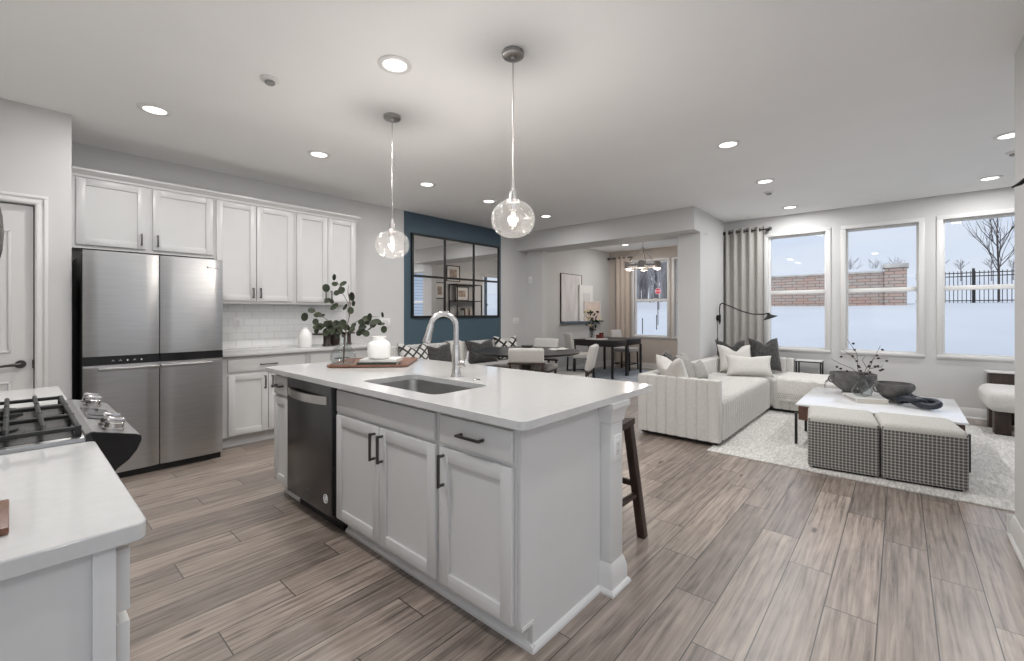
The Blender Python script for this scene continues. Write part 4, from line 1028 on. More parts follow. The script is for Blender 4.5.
# ------------------------------------------------------------------ ceiling lights, detectors, pendants
DL = [
 (1.502, 2.245, 'recessed ceiling light nearest the camera, left of the near pendant'),
 (0.688, 4.044, 'recessed ceiling light above the refrigerator, leftmost of all'),
 (1.884, 4.038, 'recessed ceiling light in front of the tall wall cabinets'),
 (3.137, 4.053, 'recessed ceiling light right of the far pendant, before the blue wall'),
 (4.153, 4.058, 'recessed ceiling light beside the near pendant globe, before the blue wall'),
 (5.368, 4.037, 'recessed ceiling light nearest the beam, right of the near pendant globe'),
 (4.126, 1.125, 'recessed ceiling light over the near end of the sofa'),
 (5.557, 1.131, 'recessed ceiling light over the middle of the living room, by the smoke detector'),
 (7.152, 1.149, 'recessed ceiling light right above the curtain corner by the windows'),
 (7.054, -0.736, 'recessed ceiling light above the rightmost window'),
 (5.457, -0.682, 'recessed ceiling light at the right edge, beside the right-hand wall'),
 (8.75, 4.45, 'recessed ceiling light in the nook ceiling beyond the beam')]
# lights added overhead and behind, out of view, to fill island and ceiling
DL_ADDED = [(1.5, 0.45), (0.36, 2.245), (0.5, -1.3), (2.3, -1.3)]
def downlight(name, loc, w):
    d = bpy.data.lights.new(name, 'AREA'); d.shape = 'DISK'; d.size = 0.13; d.energy = w; d.color = (1.0, 0.992, 0.985)
    return d
proto = None
for (x, y, lab) in DL:
    r = thing('ceiling_light', lab, 'ceiling light', (x, y, H), group='recessed ceiling lights')
    if proto is None:
        mb = MB(); mb.lathe([(0.066, -0.002), (0.072, -0.010), (0.088, -0.010), (0.098, -0.006), (0.100, 0.001), (0.066, 0.001)], (0, 0, 0), 36, cap=False)
        a = mb.build('trim_ring', 'plastic', r, world=False)
        mb = MB(); mb.lathe([(0, -0.0055), (0.067, -0.0055), (0.067, -0.001), (0, -0.001)], (0, 0, 0), 32); b = mb.build('lens', 'lens', r, world=False)
        proto = (a, b, downlight('lamp', None, LAMP_W), downlight('lamp', None, LAMP_L))
        parts = None
    else:
        for s_ in proto[:2]:
            c_ = s_.copy(); COL.objects.link(c_); c_.parent = r
    lo_ = bpy.data.objects.new('lamp', proto[3 if (y < 2 and x > 3) else 2]); COL.objects.link(lo_); lo_.parent = r; lo_.location = (0, 0, -0.014)
for (x, y) in DL_ADDED:
    r = thing('ceiling_light', 'added recessed ceiling light out of view, filling the island and ceiling with light', 'ceiling light', (x, y, H), group='added recessed fill lights out of view')
    for s_ in proto[:2]:
        c_ = s_.copy(); COL.objects.link(c_); c_.parent = r
    lo_ = bpy.data.objects.new('lamp', downlight('lamp', None, AISLE_FILL_W) if y > 2 else proto[2]); COL.objects.link(lo_); lo_.parent = r; lo_.location = (0, 0, -0.014)
for (x, y, lab) in ((1.076, 2.974, 'small round smoke detector on the kitchen ceiling'), (6.095, 1.198, 'small round detector on the living room ceiling, near the beam'), (6.058, -0.782, 'small round detector on the ceiling at the right-hand wall')):
    r = thing('smoke_detector', lab, 'smoke detector', (x, y, H), group='ceiling detectors')
    mb = MB(); mb.lathe([(0, -0.018), (0.040, -0.018), (0.052, -0.012), (0.056, 0.0005), (0, 0.0005)], (0, 0, 0), 28); mb.build('base', 'plastic', r, world=False)
    mb = MB(); mb.lathe([(0, -0.034), (0.024, -0.034), (0.030, -0.029), (0.030, -0.0175), (0, -0.0175)], (0, 0, 0), 24); mb.build('sensor_cap', 'greyplas', r, world=False)

def pendant(x, y, lab, zc, R):
    r = thing('pendant_light', lab, 'pendant light', (x, y, H), group='glass globe pendants over the island')
    mb = MB(); mb.lathe([(0, 0.0005), (0.060, 0.0005), (0.062, -0.004), (0.062, -0.022), (0.056, -0.027), (0.012, -0.029), (0.010, -0.04), (0, -0.04)], (0, 0, 0), 32); mb.build('canopy', 'steel', r, world=False)
    zt = zc + R * 0.80 - H
    mb = MB(); mb.cyl((0, 0, -0.03), (0, 0, zt + 0.075), 0.0042, n=10); mb.build('rod', 'chrome', r, world=False)
    mb = MB(); mb.lathe([(0, zt + 0.09), (0.008, zt + 0.09), (0.010, zt + 0.06), (0.020, zt + 0.055), (0.021, zt + 0.018), (0.034, zt + 0.012), (0.037, zt - 0.012), (0.030, zt - 0.014), (0.020, zt - 0.05), (0, zt - 0.05)], (0, 0, 0), 28); mb.build('socket', 'chrome', r, world=False)
    prof = []
    for k in range(23):
        a = math.radians(72 - k * 162 / 22); prof.append((R * math.cos(a) ** 0.86 if math.cos(a) > 1e-6 else 0.0, zc - H + R * 0.84 * math.sin(a)))
    prof = [(0.034, zt + 0.0)] + prof
    mb = MB(); mb.lathe(prof, (0, 0, 0), 40, cap=False); mb.build('glass_globe', 'globe', r, world=False, angle=80)
    bz = zt - 0.05
    mb = MB(); mb.lathe([(0, bz), (0.011, bz), (0.014, bz - 0.02), (0.021, bz - 0.05), (0.022, bz - 0.075), (0.014, bz - 0.10), (0, bz - 0.108)], (0, 0, 0), 20); bl = mb.build('bulb', 'vglass', r, world=False)
    mb = MB()
    for k in range(4):
        a = PI * k / 2; mb.tube([(0.007 * math.cos(a), 0.007 * math.sin(a), bz - 0.012), (0.010 * math.cos(a + 0.6), 0.010 * math.sin(a + 0.6), bz - 0.085)], 0.0024, 6)
    mb.build('filament', 'filament', bl, world=False)
    ld = point_light('lamp', None, PEND_W, (1, 0.94, 0.88), 0.03); lo_ = bpy.data.objects.new('lamp', ld); COL.objects.link(lo_); lo_.parent = r; lo_.location = (0, 0, bz - 0.055)
pendant(1.872, 1.64, 'near glass globe pendant on a long rod over the island', 1.808, 0.124)
pendant(1.882, 2.849, 'far glass globe pendant on a thin rod over the island', 1.790, 0.124)

# ------------------------------------------------------------------ living room: rug, sofa
mb = MB(); mb.box(4.252, 7.15, -2.3, 1.345, 0.0, 0.012, 0.003)
tag(mb.build('area_rug', 'rug'), 'large pale woven rug under the sofa front and the coffee table', 'rug')
ZF = 0.0125

def ribbed(mb, path, u0, u1, n, depth, P, per=10, pw=0.5):
    """channel-tufted skin: n ribs between u0 and u1, swept along path [(v, w, nv, nw)]; P maps (u, v, w) to a point"""
    NU = n * per
    def f(i, j):
        u = u0 + (u1 - u0) * i / NU
        s_ = abs(math.sin(PI * i / per)) ** pw
        v, w, a, b = path[j]
        return P(u, v + a * depth * (s_ - 1), w + b * depth * (s_ - 1))
    V = [[mb.bm.verts.new(f(i, j)) for j in range(len(path))] for i in range(NU + 1)]
    for i in range(NU):
        for j in range(len(path) - 1): mb.bm.faces.new((V[i][j], V[i + 1][j], V[i + 1][j + 1], V[i][j + 1]))
    return mb
def rpath(pts, r, n=5):
    """2-D polyline with rounded corners and outward normals (left of travel)"""
    out = []
    P = [Vector(p) for p in pts]
    for i, p in enumerate(P):
        if i == 0 or i == len(P) - 1:
            out.append(p); continue
        a = (P[i - 1] - p).normalized(); b = (P[i + 1] - p).normalized()
        rr_ = min(r, (P[i - 1] - p).length * 0.48, (P[i + 1] - p).length * 0.48)
        for k in range(n + 1):
            t = k / n; out.append(p + a * rr_ * (1 - t) ** 2 + b * rr_ * t ** 2)
    res = []
    for i, p in enumerate(out):
        d = (out[min(i + 1, len(out) - 1)] - out[max(i - 1, 0)]).normalized()
        res.append((p.x, p.y, -d.y, d.x))
    return res
sofa = thing('sectional_sofa', 'ivory channel-tufted sectional sofa with a chaise end by the windows', 'sofa', (5.9, 1.6, 0))
SFX0, SFX1, SFY0, SFY1, SFT = 4.41, 7.42, 1.285, 2.10, 0.635
MB().box(SFX0 + 0.04, 7.38, 1.315, SFY1 - 0.03, 0.0125, 0.06).box(6.53, 7.38, 0.53, 1.28, 0.0125, 0.06).build('plinth', 'black', sofa)
# arm (left end), ribs across y on both faces and over the top
mb = MB(); mb.box(SFX0 + 0.012, SFX0 + 0.085, SFY0 + 0.004, SFY1 - 0.004, 0.05, SFT - 0.014)
ribbed(mb, rpath([(SFX0, 0.045), (SFX0, SFT), (SFX0 + 0.095, SFT), (SFX0 + 0.095, 0.40)], 0.016), SFY0, SFY1, 8, 0.016, lambda u, v, w: (v, u, w), 14, 0.28)
mb.box(SFX0 + 0.001, SFX0 + 0.094, SFY0 - 0.004, SFY0 + 0.006, 0.045, SFT - 0.002, 0.004)
mb.build('arm', 'fabric', sofa, recalc=True)
# long back along the living room wall
mb = MB(); mb.box(SFX0 + 0.09, SFX1 - 0.02, 1.98, SFY1 - 0.027, 0.05, SFT - 0.027)
ribbed(mb, rpath([(1.945, 0.40), (1.955, SFT), (SFY1, SFT), (SFY1, 0.05)], 0.02), SFX0 + 0.092, SFX1, 36, 0.026, lambda u, v, w: (u, v, w), 10, 0.7)
mb.build('backrest', 'fabric', sofa)
# short back under the window
mb = MB(); mb.box(7.31, SFX1 - 0.012, 1.135, 1.97, 0.05, SFT - 0.014)
ribbed(mb, rpath([(7.295, 0.40), (7.30, SFT), (SFX1, SFT), (SFX1, 0.05)], 0.02), 1.13, 1.97, 9, 0.012, lambda u, v, w: (v, u, w))
mb.build('corner_backrest', 'fabric', sofa)
# seat of the long side, ribs run front to back and roll over the front
mb = MB(); mb.box(SFX0 + 0.092, 6.51, 1.312, 1.96, 0.055, 0.40)
ribbed(mb, rpath([(1.262, 0.055), (1.262, 0.450), (1.96, 0.450)], 0.075, 7), SFX0 + 0.092, 6.515, 26, 0.048, lambda u, v, w: (u, v, w), 12, 0.75)
mb.build('seat', 'fabric', sofa)
# chaise
mb = MB(); mb.box(6.525, 7.30, 0.50, 1.965, 0.05, 0.425, 0.05, 4)
ribbed(mb, rpath([(6.505, 0.05), (6.505, 0.43), (7.30, 0.43)], 0.05, 6), 0.515, 1.23, 8, 0.010, lambda u, v, w: (v, u, w))
mb.build('chaise', 'fabric', sofa)
# throw over the chaise
mb = MB()
TP = [(7.22, 0.447), (7.0, 0.449), (6.75, 0.450), (6.58, 0.449), (6.525, 0.440), (6.500, 0.415), (6.494, 0.36), (6.492, 0.28), (6.490, 0.20), (6.488, 0.155)]
rw = random.Random(5)
def thr(u, v):
    k = u * (len(TP) - 1); i = min(int(k), len(TP) - 2); t = k - i
    x = TP[i][0] * (1 - t) + TP[i + 1][0] * t; z = TP[i][1] * (1 - t) + TP[i + 1][1] * t
    y = 0.70 + 0.475 * v + (0.05 * (1 - u) if v < 0.5 else 0.03 * (1 - u)) * (1 if v > 0.5 else -1) * 0.6
    return (x - (0.006 * math.sin(v * 19) * (u > 0.5)), y, z + 0.0022 * math.sin(v * 23 + u * 5))
mb.grid(thr, 36, 24)
r = bmesh.ops.extrude_face_region(mb.bm, geom=mb.bm.faces[:]); bmesh.ops.translate(mb.bm, vec=(-0.004, 0, 0.006), verts=[v for v in r['geom'] if isinstance(v, bmesh.types.BMVert)])
th = mb.build('throw_blanket', 'throw'); tag(th, 'cream throw blanket with a fringe, draped over the sofa chaise', 'blanket')
fg = MB()
for k in range(26):
    y = 0.705 + 0.465 * k / 25; x = 6.482 - rw.uniform(0, 0.006)
    fg.tube([(x, y, 0.16), (x - 0.003, y + rw.uniform(-.008, .008), 0.125), (x, y + rw.uniform(-.012, .012), 0.092)], [0.004, 0.0035, 0.005], 5)
fg.build('fringe', 'throw', th)
for k in range(14):
    y = 0.71 + 0.46 * k / 13
lace = MB()
for k in range(22):
    y = 0.712 + 0.455 * k / 21
    for q, z in enumerate((0.20, 0.225, 0.25)): lace.ball((6.481 - 0.0005 * q, y + (0.01 if q == 1 else 0), z), 0.0055, 1, 6, 4)
lace.build('knotted_border', 'pillowg', th)['kind'] = 'stuff'

def pillow(label, loc, rot, w, h, t, m, chop=0.06, group=None, pipe=None, soft=1.0):
    """stuffed cushion: local x = width, z = height (foot at z 0), y = thickness"""
    N = 16
    def prof(u, v):
        e = max(0.0, (1 - u ** 4) * (1 - v ** 4)); return t * 0.5 * e ** 0.5
    def pt(i, j, s_):
        u, v = -1 + 2 * i / N, -1 + 2 * j / N
        px = w / 2 * u * (1 - 0.10 * (1 - v * v) * abs(u)); pz = h / 2 * v * (1 - 0.10 * (1 - u * u) * abs(v))
        if v > 0: pz -= chop * math.exp(-(u / 0.35) ** 2) * v ** 2
        return (px, s_ * (prof(u, v) + 0.003), pz + h / 2)
    mb = MB()
    A = [[mb.bm.verts.new(pt(i, j, -1)) for j in range(N + 1)] for i in range(N + 1)]
    B = [[mb.bm.verts.new(pt(i, j, 1)) for j in range(N + 1)] for i in range(N + 1)]
    for G in (A, B):
        for i in range(N):
            for j in range(N): mb.bm.faces.new((G[i][j], G[i + 1][j], G[i + 1][j + 1], G[i][j + 1]))
    rim = [(i, 0) for i in range(N)] + [(N, j) for j in range(N)] + [(i, N) for i in range(N, 0, -1)] + [(0, j) for j in range(N, 0, -1)]
    for k in range(len(rim)):
        a, b = rim[k], rim[(k + 1) % len(rim)]
        mb.bm.faces.new((A[a[0]][a[1]], A[b[0]][b[1]], B[b[0]][b[1]], B[a[0]][a[1]]))
    R3 = rot.to_matrix().to_4x4()
    o = mb.build('throw_pillow', m, None, angle=80)
    o.location = loc; o.rotation_mode = 'QUATERNION'; o.rotation_quaternion = rot
    tag(o, label, 'pillow', group)
    if pipe:
        pts = [pt(i, j, 0) for i, j in rim]; pts = [(p[0], 0, p[2]) for p in pts]
        q = MB(); q.tube(pts, 0.006, 6, closed=True); q.build('piping', pipe, o, world=False)
    return o
def face(deg, lean, roll=0.0):
    """pillow turned so its front looks towards compass angle deg (0 = +x), leaning back by lean degrees"""
    return Quaternion((0, 0, 1), math.radians(deg + 90)) @ Quaternion((1, 0, 0), math.radians(-lean)) @ Quaternion((0, 1, 0), math.radians(roll))
ZS = 0.452
SP = 'cushions on the sectional sofa'
pillow('light grey square cushion nearest the sofa arm, leaning on the back', (4.63, 1.74, ZS), face(-34, 20), 0.42, 0.40, 0.15, 'pillowl', 0.10, SP)
pillow('dark charcoal cushion tucked behind the arm-end cushion', (4.88, 1.89, ZS), face(-70, 14), 0.42, 0.40, 0.13, 'pillowd', 0.08, SP)
pillow('grey flecked cushion, third in the group by the sofa arm', (5.22, 1.83, ZS), face(-80, 20), 0.42, 0.37, 0.14, 'pillowg', 0.08, SP)
pillow('small cushion with dark stripes, last in the group by the sofa arm', (5.58, 1.82, ZS), face(-95, 24), 0.36, 0.25, 0.11, 'pillowg', 0.03, SP)
pillow('wide cream lumbar cushion lying in front of the far sofa corner', (6.36, 1.47, ZS), face(205, 24), 0.56, 0.29, 0.15, 'pillowl', 0.02, SP)
pillow('cream square cushion standing behind the wide lumbar cushion', (6.72, 1.72, ZS), face(215, 16), 0.46, 0.39, 0.15, 'pillowl', 0.10, SP)
pillow('dark cushion mostly hidden at the very corner of the sofa back', (6.98, 1.83, ZS), face(220, 14), 0.44, 0.44, 0.14, 'pillowd', 0.09, SP)
pillow('tall charcoal cushion on the far corner seat, right of the cream ones', (7.02, 1.40, ZS), face(226, 12), 0.44, 0.48, 0.16, 'pillowd', 0.09, SP)

# side table by the window
stb = thing('side_table', 'small side table with a white top and black legs under the windows', 'side table', (7.46, 0.96, 0))
MB().box(7.34, 7.58, 0.807, 1.117, 0.600, 0.612, 0.002).build('top', 'teak', stb)
MB().box(7.338, 7.582, 0.805, 1.119, 0.585, 0.600).build('frame', 'black', stb)
for x in (7.352, 7.568):
    for y in (0.820, 1.104): MB().bar((x, y, 0.0), (x, y, 0.586), 0.018, 0.018).build('leg', 'black', stb)

# wall lamp with a swing arm
lp = thing('swing_arm_lamp', 'black swing-arm wall lamp with a cone shade over the sofa', 'wall lamp', (7.262, 2.14, 1.2))
mb = MB(); mb.cyl((7.262, 2.141, 1.20), (7.262, 2.115, 1.20), 0.045, n=24); mb.bar((7.262, 2.10, 1.13), (7.262, 2.10, 1.25), 0.03, 0.03, 0.004); mb.bar((7.262, 2.118, 1.2), (7.262, 2.095, 1.2), 0.02, 0.02); mb.build('wall_mount', 'black', lp)
mb = MB(); mb.tube([(7.262, 2.10, 1.10), (7.262, 2.10, 1.36), (7.262, 2.095, 1.405), (7.258, 2.07, 1.425), (7.255, 2.04, 1.422), (7.23, 1.78, 1.305), (7.215, 1.64, 1.262), (7.20, 1.50, 1.258)], 0.0085, 10); mb.build('arm', 'black', lp)
mb = MB(); c = Vector((7.19, 1.405, 1.225))
ax = (Vector((0, -0.35, -0.94))).normalized(); q = Vector((0, 0, 1)).rotation_difference(ax).to_matrix().to_4x4(); q.translation = c
mb.lathe([(0.0, -0.055), (0.018, -0.055), (0.022, -0.03), (0.05, -0.008), (0.10, 0.022), (0.098, 0.024), (0.045, -0.003), (0.0, -0.02)], (0, 0, 0), 28, cap=False).xf(q)
mb.build('shade', 'black', lp)
mb = MB(); mb.tube([(7.20, 1.50, 1.258), (7.195, 1.445, 1.268), (7.19, 1.425, 1.275)], 0.008, 8); mb.build('joint', 'black', lp)
mb = MB(); mb.tube([(7.262, 2.128, 1.16), (7.264, 2.131, 1.0), (7.262, 2.131, 0.86), (7.262, 2.131, 0.66), (7.26, 2.128, 0.5), (7.26, 2.128, 0.02)], 0.004, 6); mb.bar((7.262, 2.131, 0.82), (7.262, 2.131, 0.885), 0.022, 0.016, 0.003); mb.build('cord', 'black', lp)

# curtain and rod at the corner
def curtain(name_label, axis, face_, u0, u1, z0, z1, folds, depth, m, thick=0.006):
    mb = MB(); NU, NZ = folds * 10, 8
    def f(i, j, s_):
        u = u0 + (u1 - u0) * i / NU; z = z0 + (z1 - z0) * j / NZ
        a = depth * math.sin(2 * PI * folds * i / NU) * (0.8 + 0.2 * math.cos(j * 0.5 + i * 0.05)) + s_ * thick / 2
        return (face_ + a, u, z) if axis == 'x' else (u, face_ + a, z)
    A = [[mb.bm.verts.new(f(i, j, -1)) for j in range(NZ + 1)] for i in range(NU + 1)]
    B = [[mb.bm.verts.new(f(i, j, 1)) for j in range(NZ + 1)] for i in range(NU + 1)]
    for G in (A, B):
        for i in range(NU):
            for j in range(NZ): mb.bm.faces.new((G[i][j], G[i + 1][j], G[i + 1][j + 1], G[i][j + 1]))
    for j in range(NZ):
        for i in (0, NU): mb.bm.faces.new((A[i][j], A[i][j + 1], B[i][j + 1], B[i][j]))
    for i in range(NU):
        for j in (0, NZ): mb.bm.faces.new((A[i][j], B[i][j], B[i + 1][j], A[i + 1][j]))
    o = mb.build('curtain', m, angle=60); tag(o, name_label, 'curtain'); return o
cu = curtain('long greige grommet curtain hanging in the living room corner', 'x', 7.60, 1.56, 2.112, 0.02, 2.605, 5, 0.034, 'curtain')
for k in range(5):
    y = 2.072 - 0.5 * (k / 4) * 0.92 * 1.0
    yk = 1.56 + 0.552 * (k + 0.5) / 5
    mb = MB(); mb.tube([(7.60 + 0.020 * math.cos(2 * PI * q / 20), yk, 2.556 + 0.027 * math.sin(2 * PI * q / 20)) for q in range(20)], 0.0085, 8, closed=True); mb.build('grommet', 'pull', cu)
rdt = thing('curtain_rod', 'dark metal curtain rod with ball ends above the living room curtain', 'curtain rod', (7.60, 1.8, 2.556))
mb = MB(); mb.cyl((7.60, 1.505, 2.556), (7.60, 2.128, 2.556), 0.0125, n=14); mb.build('rod', 'pull', rdt)
for y in (1.480,): MB().ball((7.60, y, 2.556), 0.028, 1, 18, 12).build('finial', 'pull', rdt)
MB().cyl((7.60, 2.120, 2.556), (7.60, 2.139, 2.556), 0.030, n=18).build('socket_mount', 'pull', rdt)
mb = MB(); mb.bar((7.60, 1.53, 2.556), (7.699, 1.53, 2.556), 0.012, 0.012); mb.cyl((7.688, 1.53, 2.556), (7.70, 1.53, 2.556), 0.024, n=16); mb.build('bracket', 'pull', rdt)

# coffee table, ottomans, decor
tb = thing('coffee_table', 'low coffee table with a white marble top and walnut box', 'coffee table', (5.645, 0.17, 0))
TZ = 0.405
MB().box(5.0, 6.29, -0.41, 0.757, TZ - 0.018, TZ, 0.003).build('top', 'marble', tb)
MB().box(5.02, 6.27, -0.39, 0.737, TZ - 0.155, TZ - 0.0185, 0.002).build('box_apron', 'walnut', tb)
MB().box(5.012, 5.021, 0.30, 0.70, TZ - 0.145, TZ - 0.03, 0.001).build('drawer', 'walnut', tb)
for x in (5.03, 5.62, 6.24):
    for y in (-0.41, 0.757):
        MB().bar((x, y, ZF), (x, y, TZ - 0.09), 0.024, 0.022, 0.002).build('leg', 'black', tb)
def ottoman(lab, c, w, dpt, h, rz):
    r = thing('cube_ottoman', lab, 'ottoman', (c[0], c[1], ZF), rz, 'checked cube ottomans at the coffee table')
    mb = MB(); mb.box(-dpt / 2, dpt / 2, -w / 2, w / 2, 0.014, h - 0.022, 0.02, 3)
    mb.build('body', 'check', r, world=False)
    def cap(u, v):
        return None
    loops = []
    for g, z in ((0.0, h - 0.050), (0.0, h - 0.040), (0.004, h - 0.026), (0.014, h - 0.012), (0.032, h - 0.003), (0.06, h)):
        loops.append([(p[0], p[1], z) for p in rrect(-dpt / 2 - 0.002 + g, dpt / 2 + 0.002 - g, -w / 2 - 0.002 + g, w / 2 + 0.002 - g, 0.03, 4)])
    loops.append([(p[0], p[1], h + 0.006) for p in rrect(-dpt / 4, dpt / 4, -w / 4, w / 4, 0.03, 4)])
    mb = MB(); mb.loft(loops, cap0=False); mb.build('paled_top', 'checktop', r, world=False, angle=70)  # top coloured paler than the sides, for reflected light
    MB().box(-dpt / 2 + 0.03, dpt / 2 - 0.03, -w / 2 + 0.03, w / 2 - 0.03, 0.0, 0.018).build('base', 'black', r, world=False)
    return r
OA = math.atan2(0.115, 0.938)
ottoman('left checked cube ottoman, nearer the sofa', (4.588, 0.372), 0.455, 0.50, 0.435, OA)
ottoman('right checked cube ottoman, nearer the right-hand wall', (4.645, -0.100), 0.475, 0.50, 0.435, OA)
bk2 = thing('book', 'thick pale coffee table book lying under the glass vase on the marble', 'book', (5.62, 0.265, TZ), math.radians(24) + PI / 2)
mb = MB(); mb.box(-0.125, 0.125, -0.165, 0.165, 0.004, 0.040); mb.build('page_block', 'paper', bk2, world=False, smooth=False)
mb = MB(); mb.box(-0.130, 0.130, -0.172, 0.172, 0.040, 0.045, 0.001); mb.box(-0.130, 0.130, -0.172, 0.172, 0, 0.005, 0.001); mb.box(0.122, 0.130, -0.172, 0.172, 0.003, 0.043); mb.build('cover', 'cover', bk2, world=False, smooth=False)
mb = MB()
for k in range(9): mb.box(0.1295, 0.131, -0.13 + 0.03 * k, -0.112 + 0.03 * k, 0.018, 0.028)
mb.build('spine_lettering', 'brown', bk2, world=False, smooth=False)
GX, GY = 5.60, 0.285
mb = MB(); mb.lathe([(0, 0.004), (0.045, 0.0), (0.075, 0.015), (0.086, 0.05), (0.072, 0.09), (0.040, 0.135), (0.030, 0.165), (0.034, 0.19), (0.043, 0.205), (0.040, 0.205), (0.031, 0.19), (0.027, 0.165), (0.037, 0.132), (0.068, 0.088), (0.082, 0.05), (0.072, 0.018), (0, 0.008)], (GX, GY, TZ + 0.046), 32, cap=False)
tag(mb.build('glass_vase', 'vglass'), 'pear-shaped clear glass vase standing on the coffee table book', 'vase')
tw = thing('budded_branch', 'bare dark branches with black buds in the coffee table vase', 'plant', (GX, GY, TZ + 0.055))
st, bd = MB(), MB(); base = Vector((GX, GY, TZ + 0.06))
BR = [[(0, .17), (-.05, .27), (-.075, .42), (-.115, .56)], [(0, .17), (-.09, .27), (-.17, .31), (-.32, .37)], [(0.0, .17), (.05, .27), (.09, .40), (.165, .50)],
      [(0, .17), (.07, .27), (.12, .36), (.215, .38)], [(.07, .27), (.15, .29), (.20, .31)], [(-.06, .36), (-.10, .40), (-.17, .46)], [(.05, .27), (.02, .35), (.0, .40)]]
BP = [(-.095, .52), (-.06, .455), (-.075, .39), (-.055, .345), (-.06, .30), (-.04, .285), (-.03, .25), (-.02, .215), (-.18, .385), (-.255, .29), (-.18, .265), (-.12, .24), (.165, .46), (.135, .40), (.085, .335), (.04, .30), (.06, .29), (.18, .37), (.21, .35), (.13, .29), (.15, .255), (.20, .26), (.10, .23), (.03, .22), (.12, .30), (.005, .22)]
rb = random.Random(9)
for b_ in BR:
    pts = [base] if b_[0] == (0, .17) else []
    pts += [Vector((GX, GY, TZ + 0.05)) + RT * p[0] * 1.05 + FW * rb.uniform(-.05, .05) * (i > 0) + Vector((0, 0, p[1])) for i, p in enumerate(b_)]
    st.tube(pts, [0.0035 - 0.0018 * k / (len(pts) - 1) for k in range(len(pts))], 6)
for p in BP: bd.ball(Vector((GX, GY, TZ + 0.05)) + RT * p[0] * 1.05 + FW * rb.uniform(-.04, .04) + Vector((0, 0, p[1])), 0.0125, 0.85, 10, 7)
st.build('stem', 'stem', tw); bd.build('buds', 'berry', tw)
def bowl(lab, c, R, h, hang):
    r = thing('stoneware_bowl', lab, 'bowl', (c[0], c[1], TZ), 0, 'grey stoneware bowls on the coffee table')
    mb = MB(); mb.lathe([(0, 0), (R * 0.46, 0), (R * 0.48, 0.008), (R * 0.42, h * 0.12), (R * 0.62, h * 0.24), (R * 0.82, h * 0.42), (R * 0.95, h * 0.64), (R, h * 0.88), (R * 1.01, h), (R * 0.95, h), (R * 0.93, h * 0.86), (R * 0.88, h * 0.64), (R * 0.74, h * 0.44), (R * 0.5, h * 0.30), (0, h * 0.24)], (c[0], c[1], TZ), 36)
    mb.build('body', 'greycer', r)
    for s_ in (-1, 1):
        d = RT * s_; cc = Vector((c[0], c[1], TZ + h * 0.74)) + d * R * 0.97
        pts = [cc + d * (0.062 * math.sin(a)) + Vector((0, 0, 0.042 * math.cos(a))) for a in [PI * k / 10 for k in range(11)]]
        mb = MB(); mb.tube(pts, 0.0075, 8); mb.build('handle', 'greycer', r)
bowl('larger grey stoneware bowl with ring handles, behind the glass vase', (6.0, 0.385), 0.205, 0.225, 0)
bowl('smaller grey stoneware bowl with ring handles, right of the glass vase', (5.74, 0.045), 0.148, 0.185, 0)
kn = MB(); kc = Vector((5.55, -0.120, TZ + 0.034)); pts = []
for k in range(72):
    a = 2 * PI * k / 72
    q = Vector(((math.sin(a) + 2 * math.sin(2 * a)), (math.cos(a) - 2 * math.cos(2 * a)), -math.sin(3 * a)))
    pts.append(kc + FW * q.y * 0.066 + RT * q.x * 0.034 + Vector((0, 0, 0.004 + (q.z + 1) * 0.020)))
kn.tube(pts, 0.027, 12, closed=True)
kt = kn.build('knot_ornament', 'navycer'); tag(kt, 'dark navy ceramic knot lying on the white marble tabletop', 'ornament')

# armchair seen at the right edge
ac = thing('lounge_chair', 'cream boucle armchair with dark block legs, at the right edge', 'armchair', (7.05, -1.15, 0), 0.0)
MB().box(6.62, 7.36, -1.56, -0.665, 0.265, 0.485, 0.085, 6).build('seat', 'fabric', ac)
MB().box(6.74, 7.38, -1.60, -1.42, 0.46, 0.78, 0.07, 5).build('backrest', 'fabric', ac)
for (x, y) in ((6.86, -0.80), (6.86, -1.40), (7.24, -0.80), (7.24, -1.40)):
    MB().box(x - 0.075, x + 0.075, y - 0.06, y + 0.06, 0.0125 if x < 7.1 else 0.0, 0.29, 0.004).build('leg', 'dkwood', ac)
fbx = thing('side_cabinet', 'dark low cabinet standing against the window wall behind the armchair', 'cabinet', (7.58, -0.98, 0))
MB().box(7.50, 7.67, -1.3, -0.775, 0.05, 0.585, 0.004).build('body', 'dkwood', fbx)
MB().box(7.485, 7.675, -1.32, -0.755, 0.584, 0.604, 0.003).build('top', 'teak', fbx)
MB().box(7.53, 7.65, -1.25, -0.87, 0.0, 0.055).build('base', 'black', fbx)
MB().box(7.494, 7.502, -1.28, -0.80, 0.08, 0.565, 0.002).build('door', 'dkwood', fbx)
# arm poking out from the right-hand wall
wb = thing('wall_bracket', 'black metal arm poking out from the right-hand wall near the ceiling', 'wall bracket', (3.30, -0.489, 1.93))
mb = MB(); mb.cyl((3.36, -0.4905, 1.955), (3.36, -0.476, 1.955), 0.035, n=20); mb.build('mount', 'black', wb)
mb = MB(); mb.tube([(3.36, -0.478, 1.955), (3.33, -0.45, 1.925), (3.28, -0.418, 1.903)], [0.011, 0.010, 0.004], 10); mb.build('arm', 'black', wb)
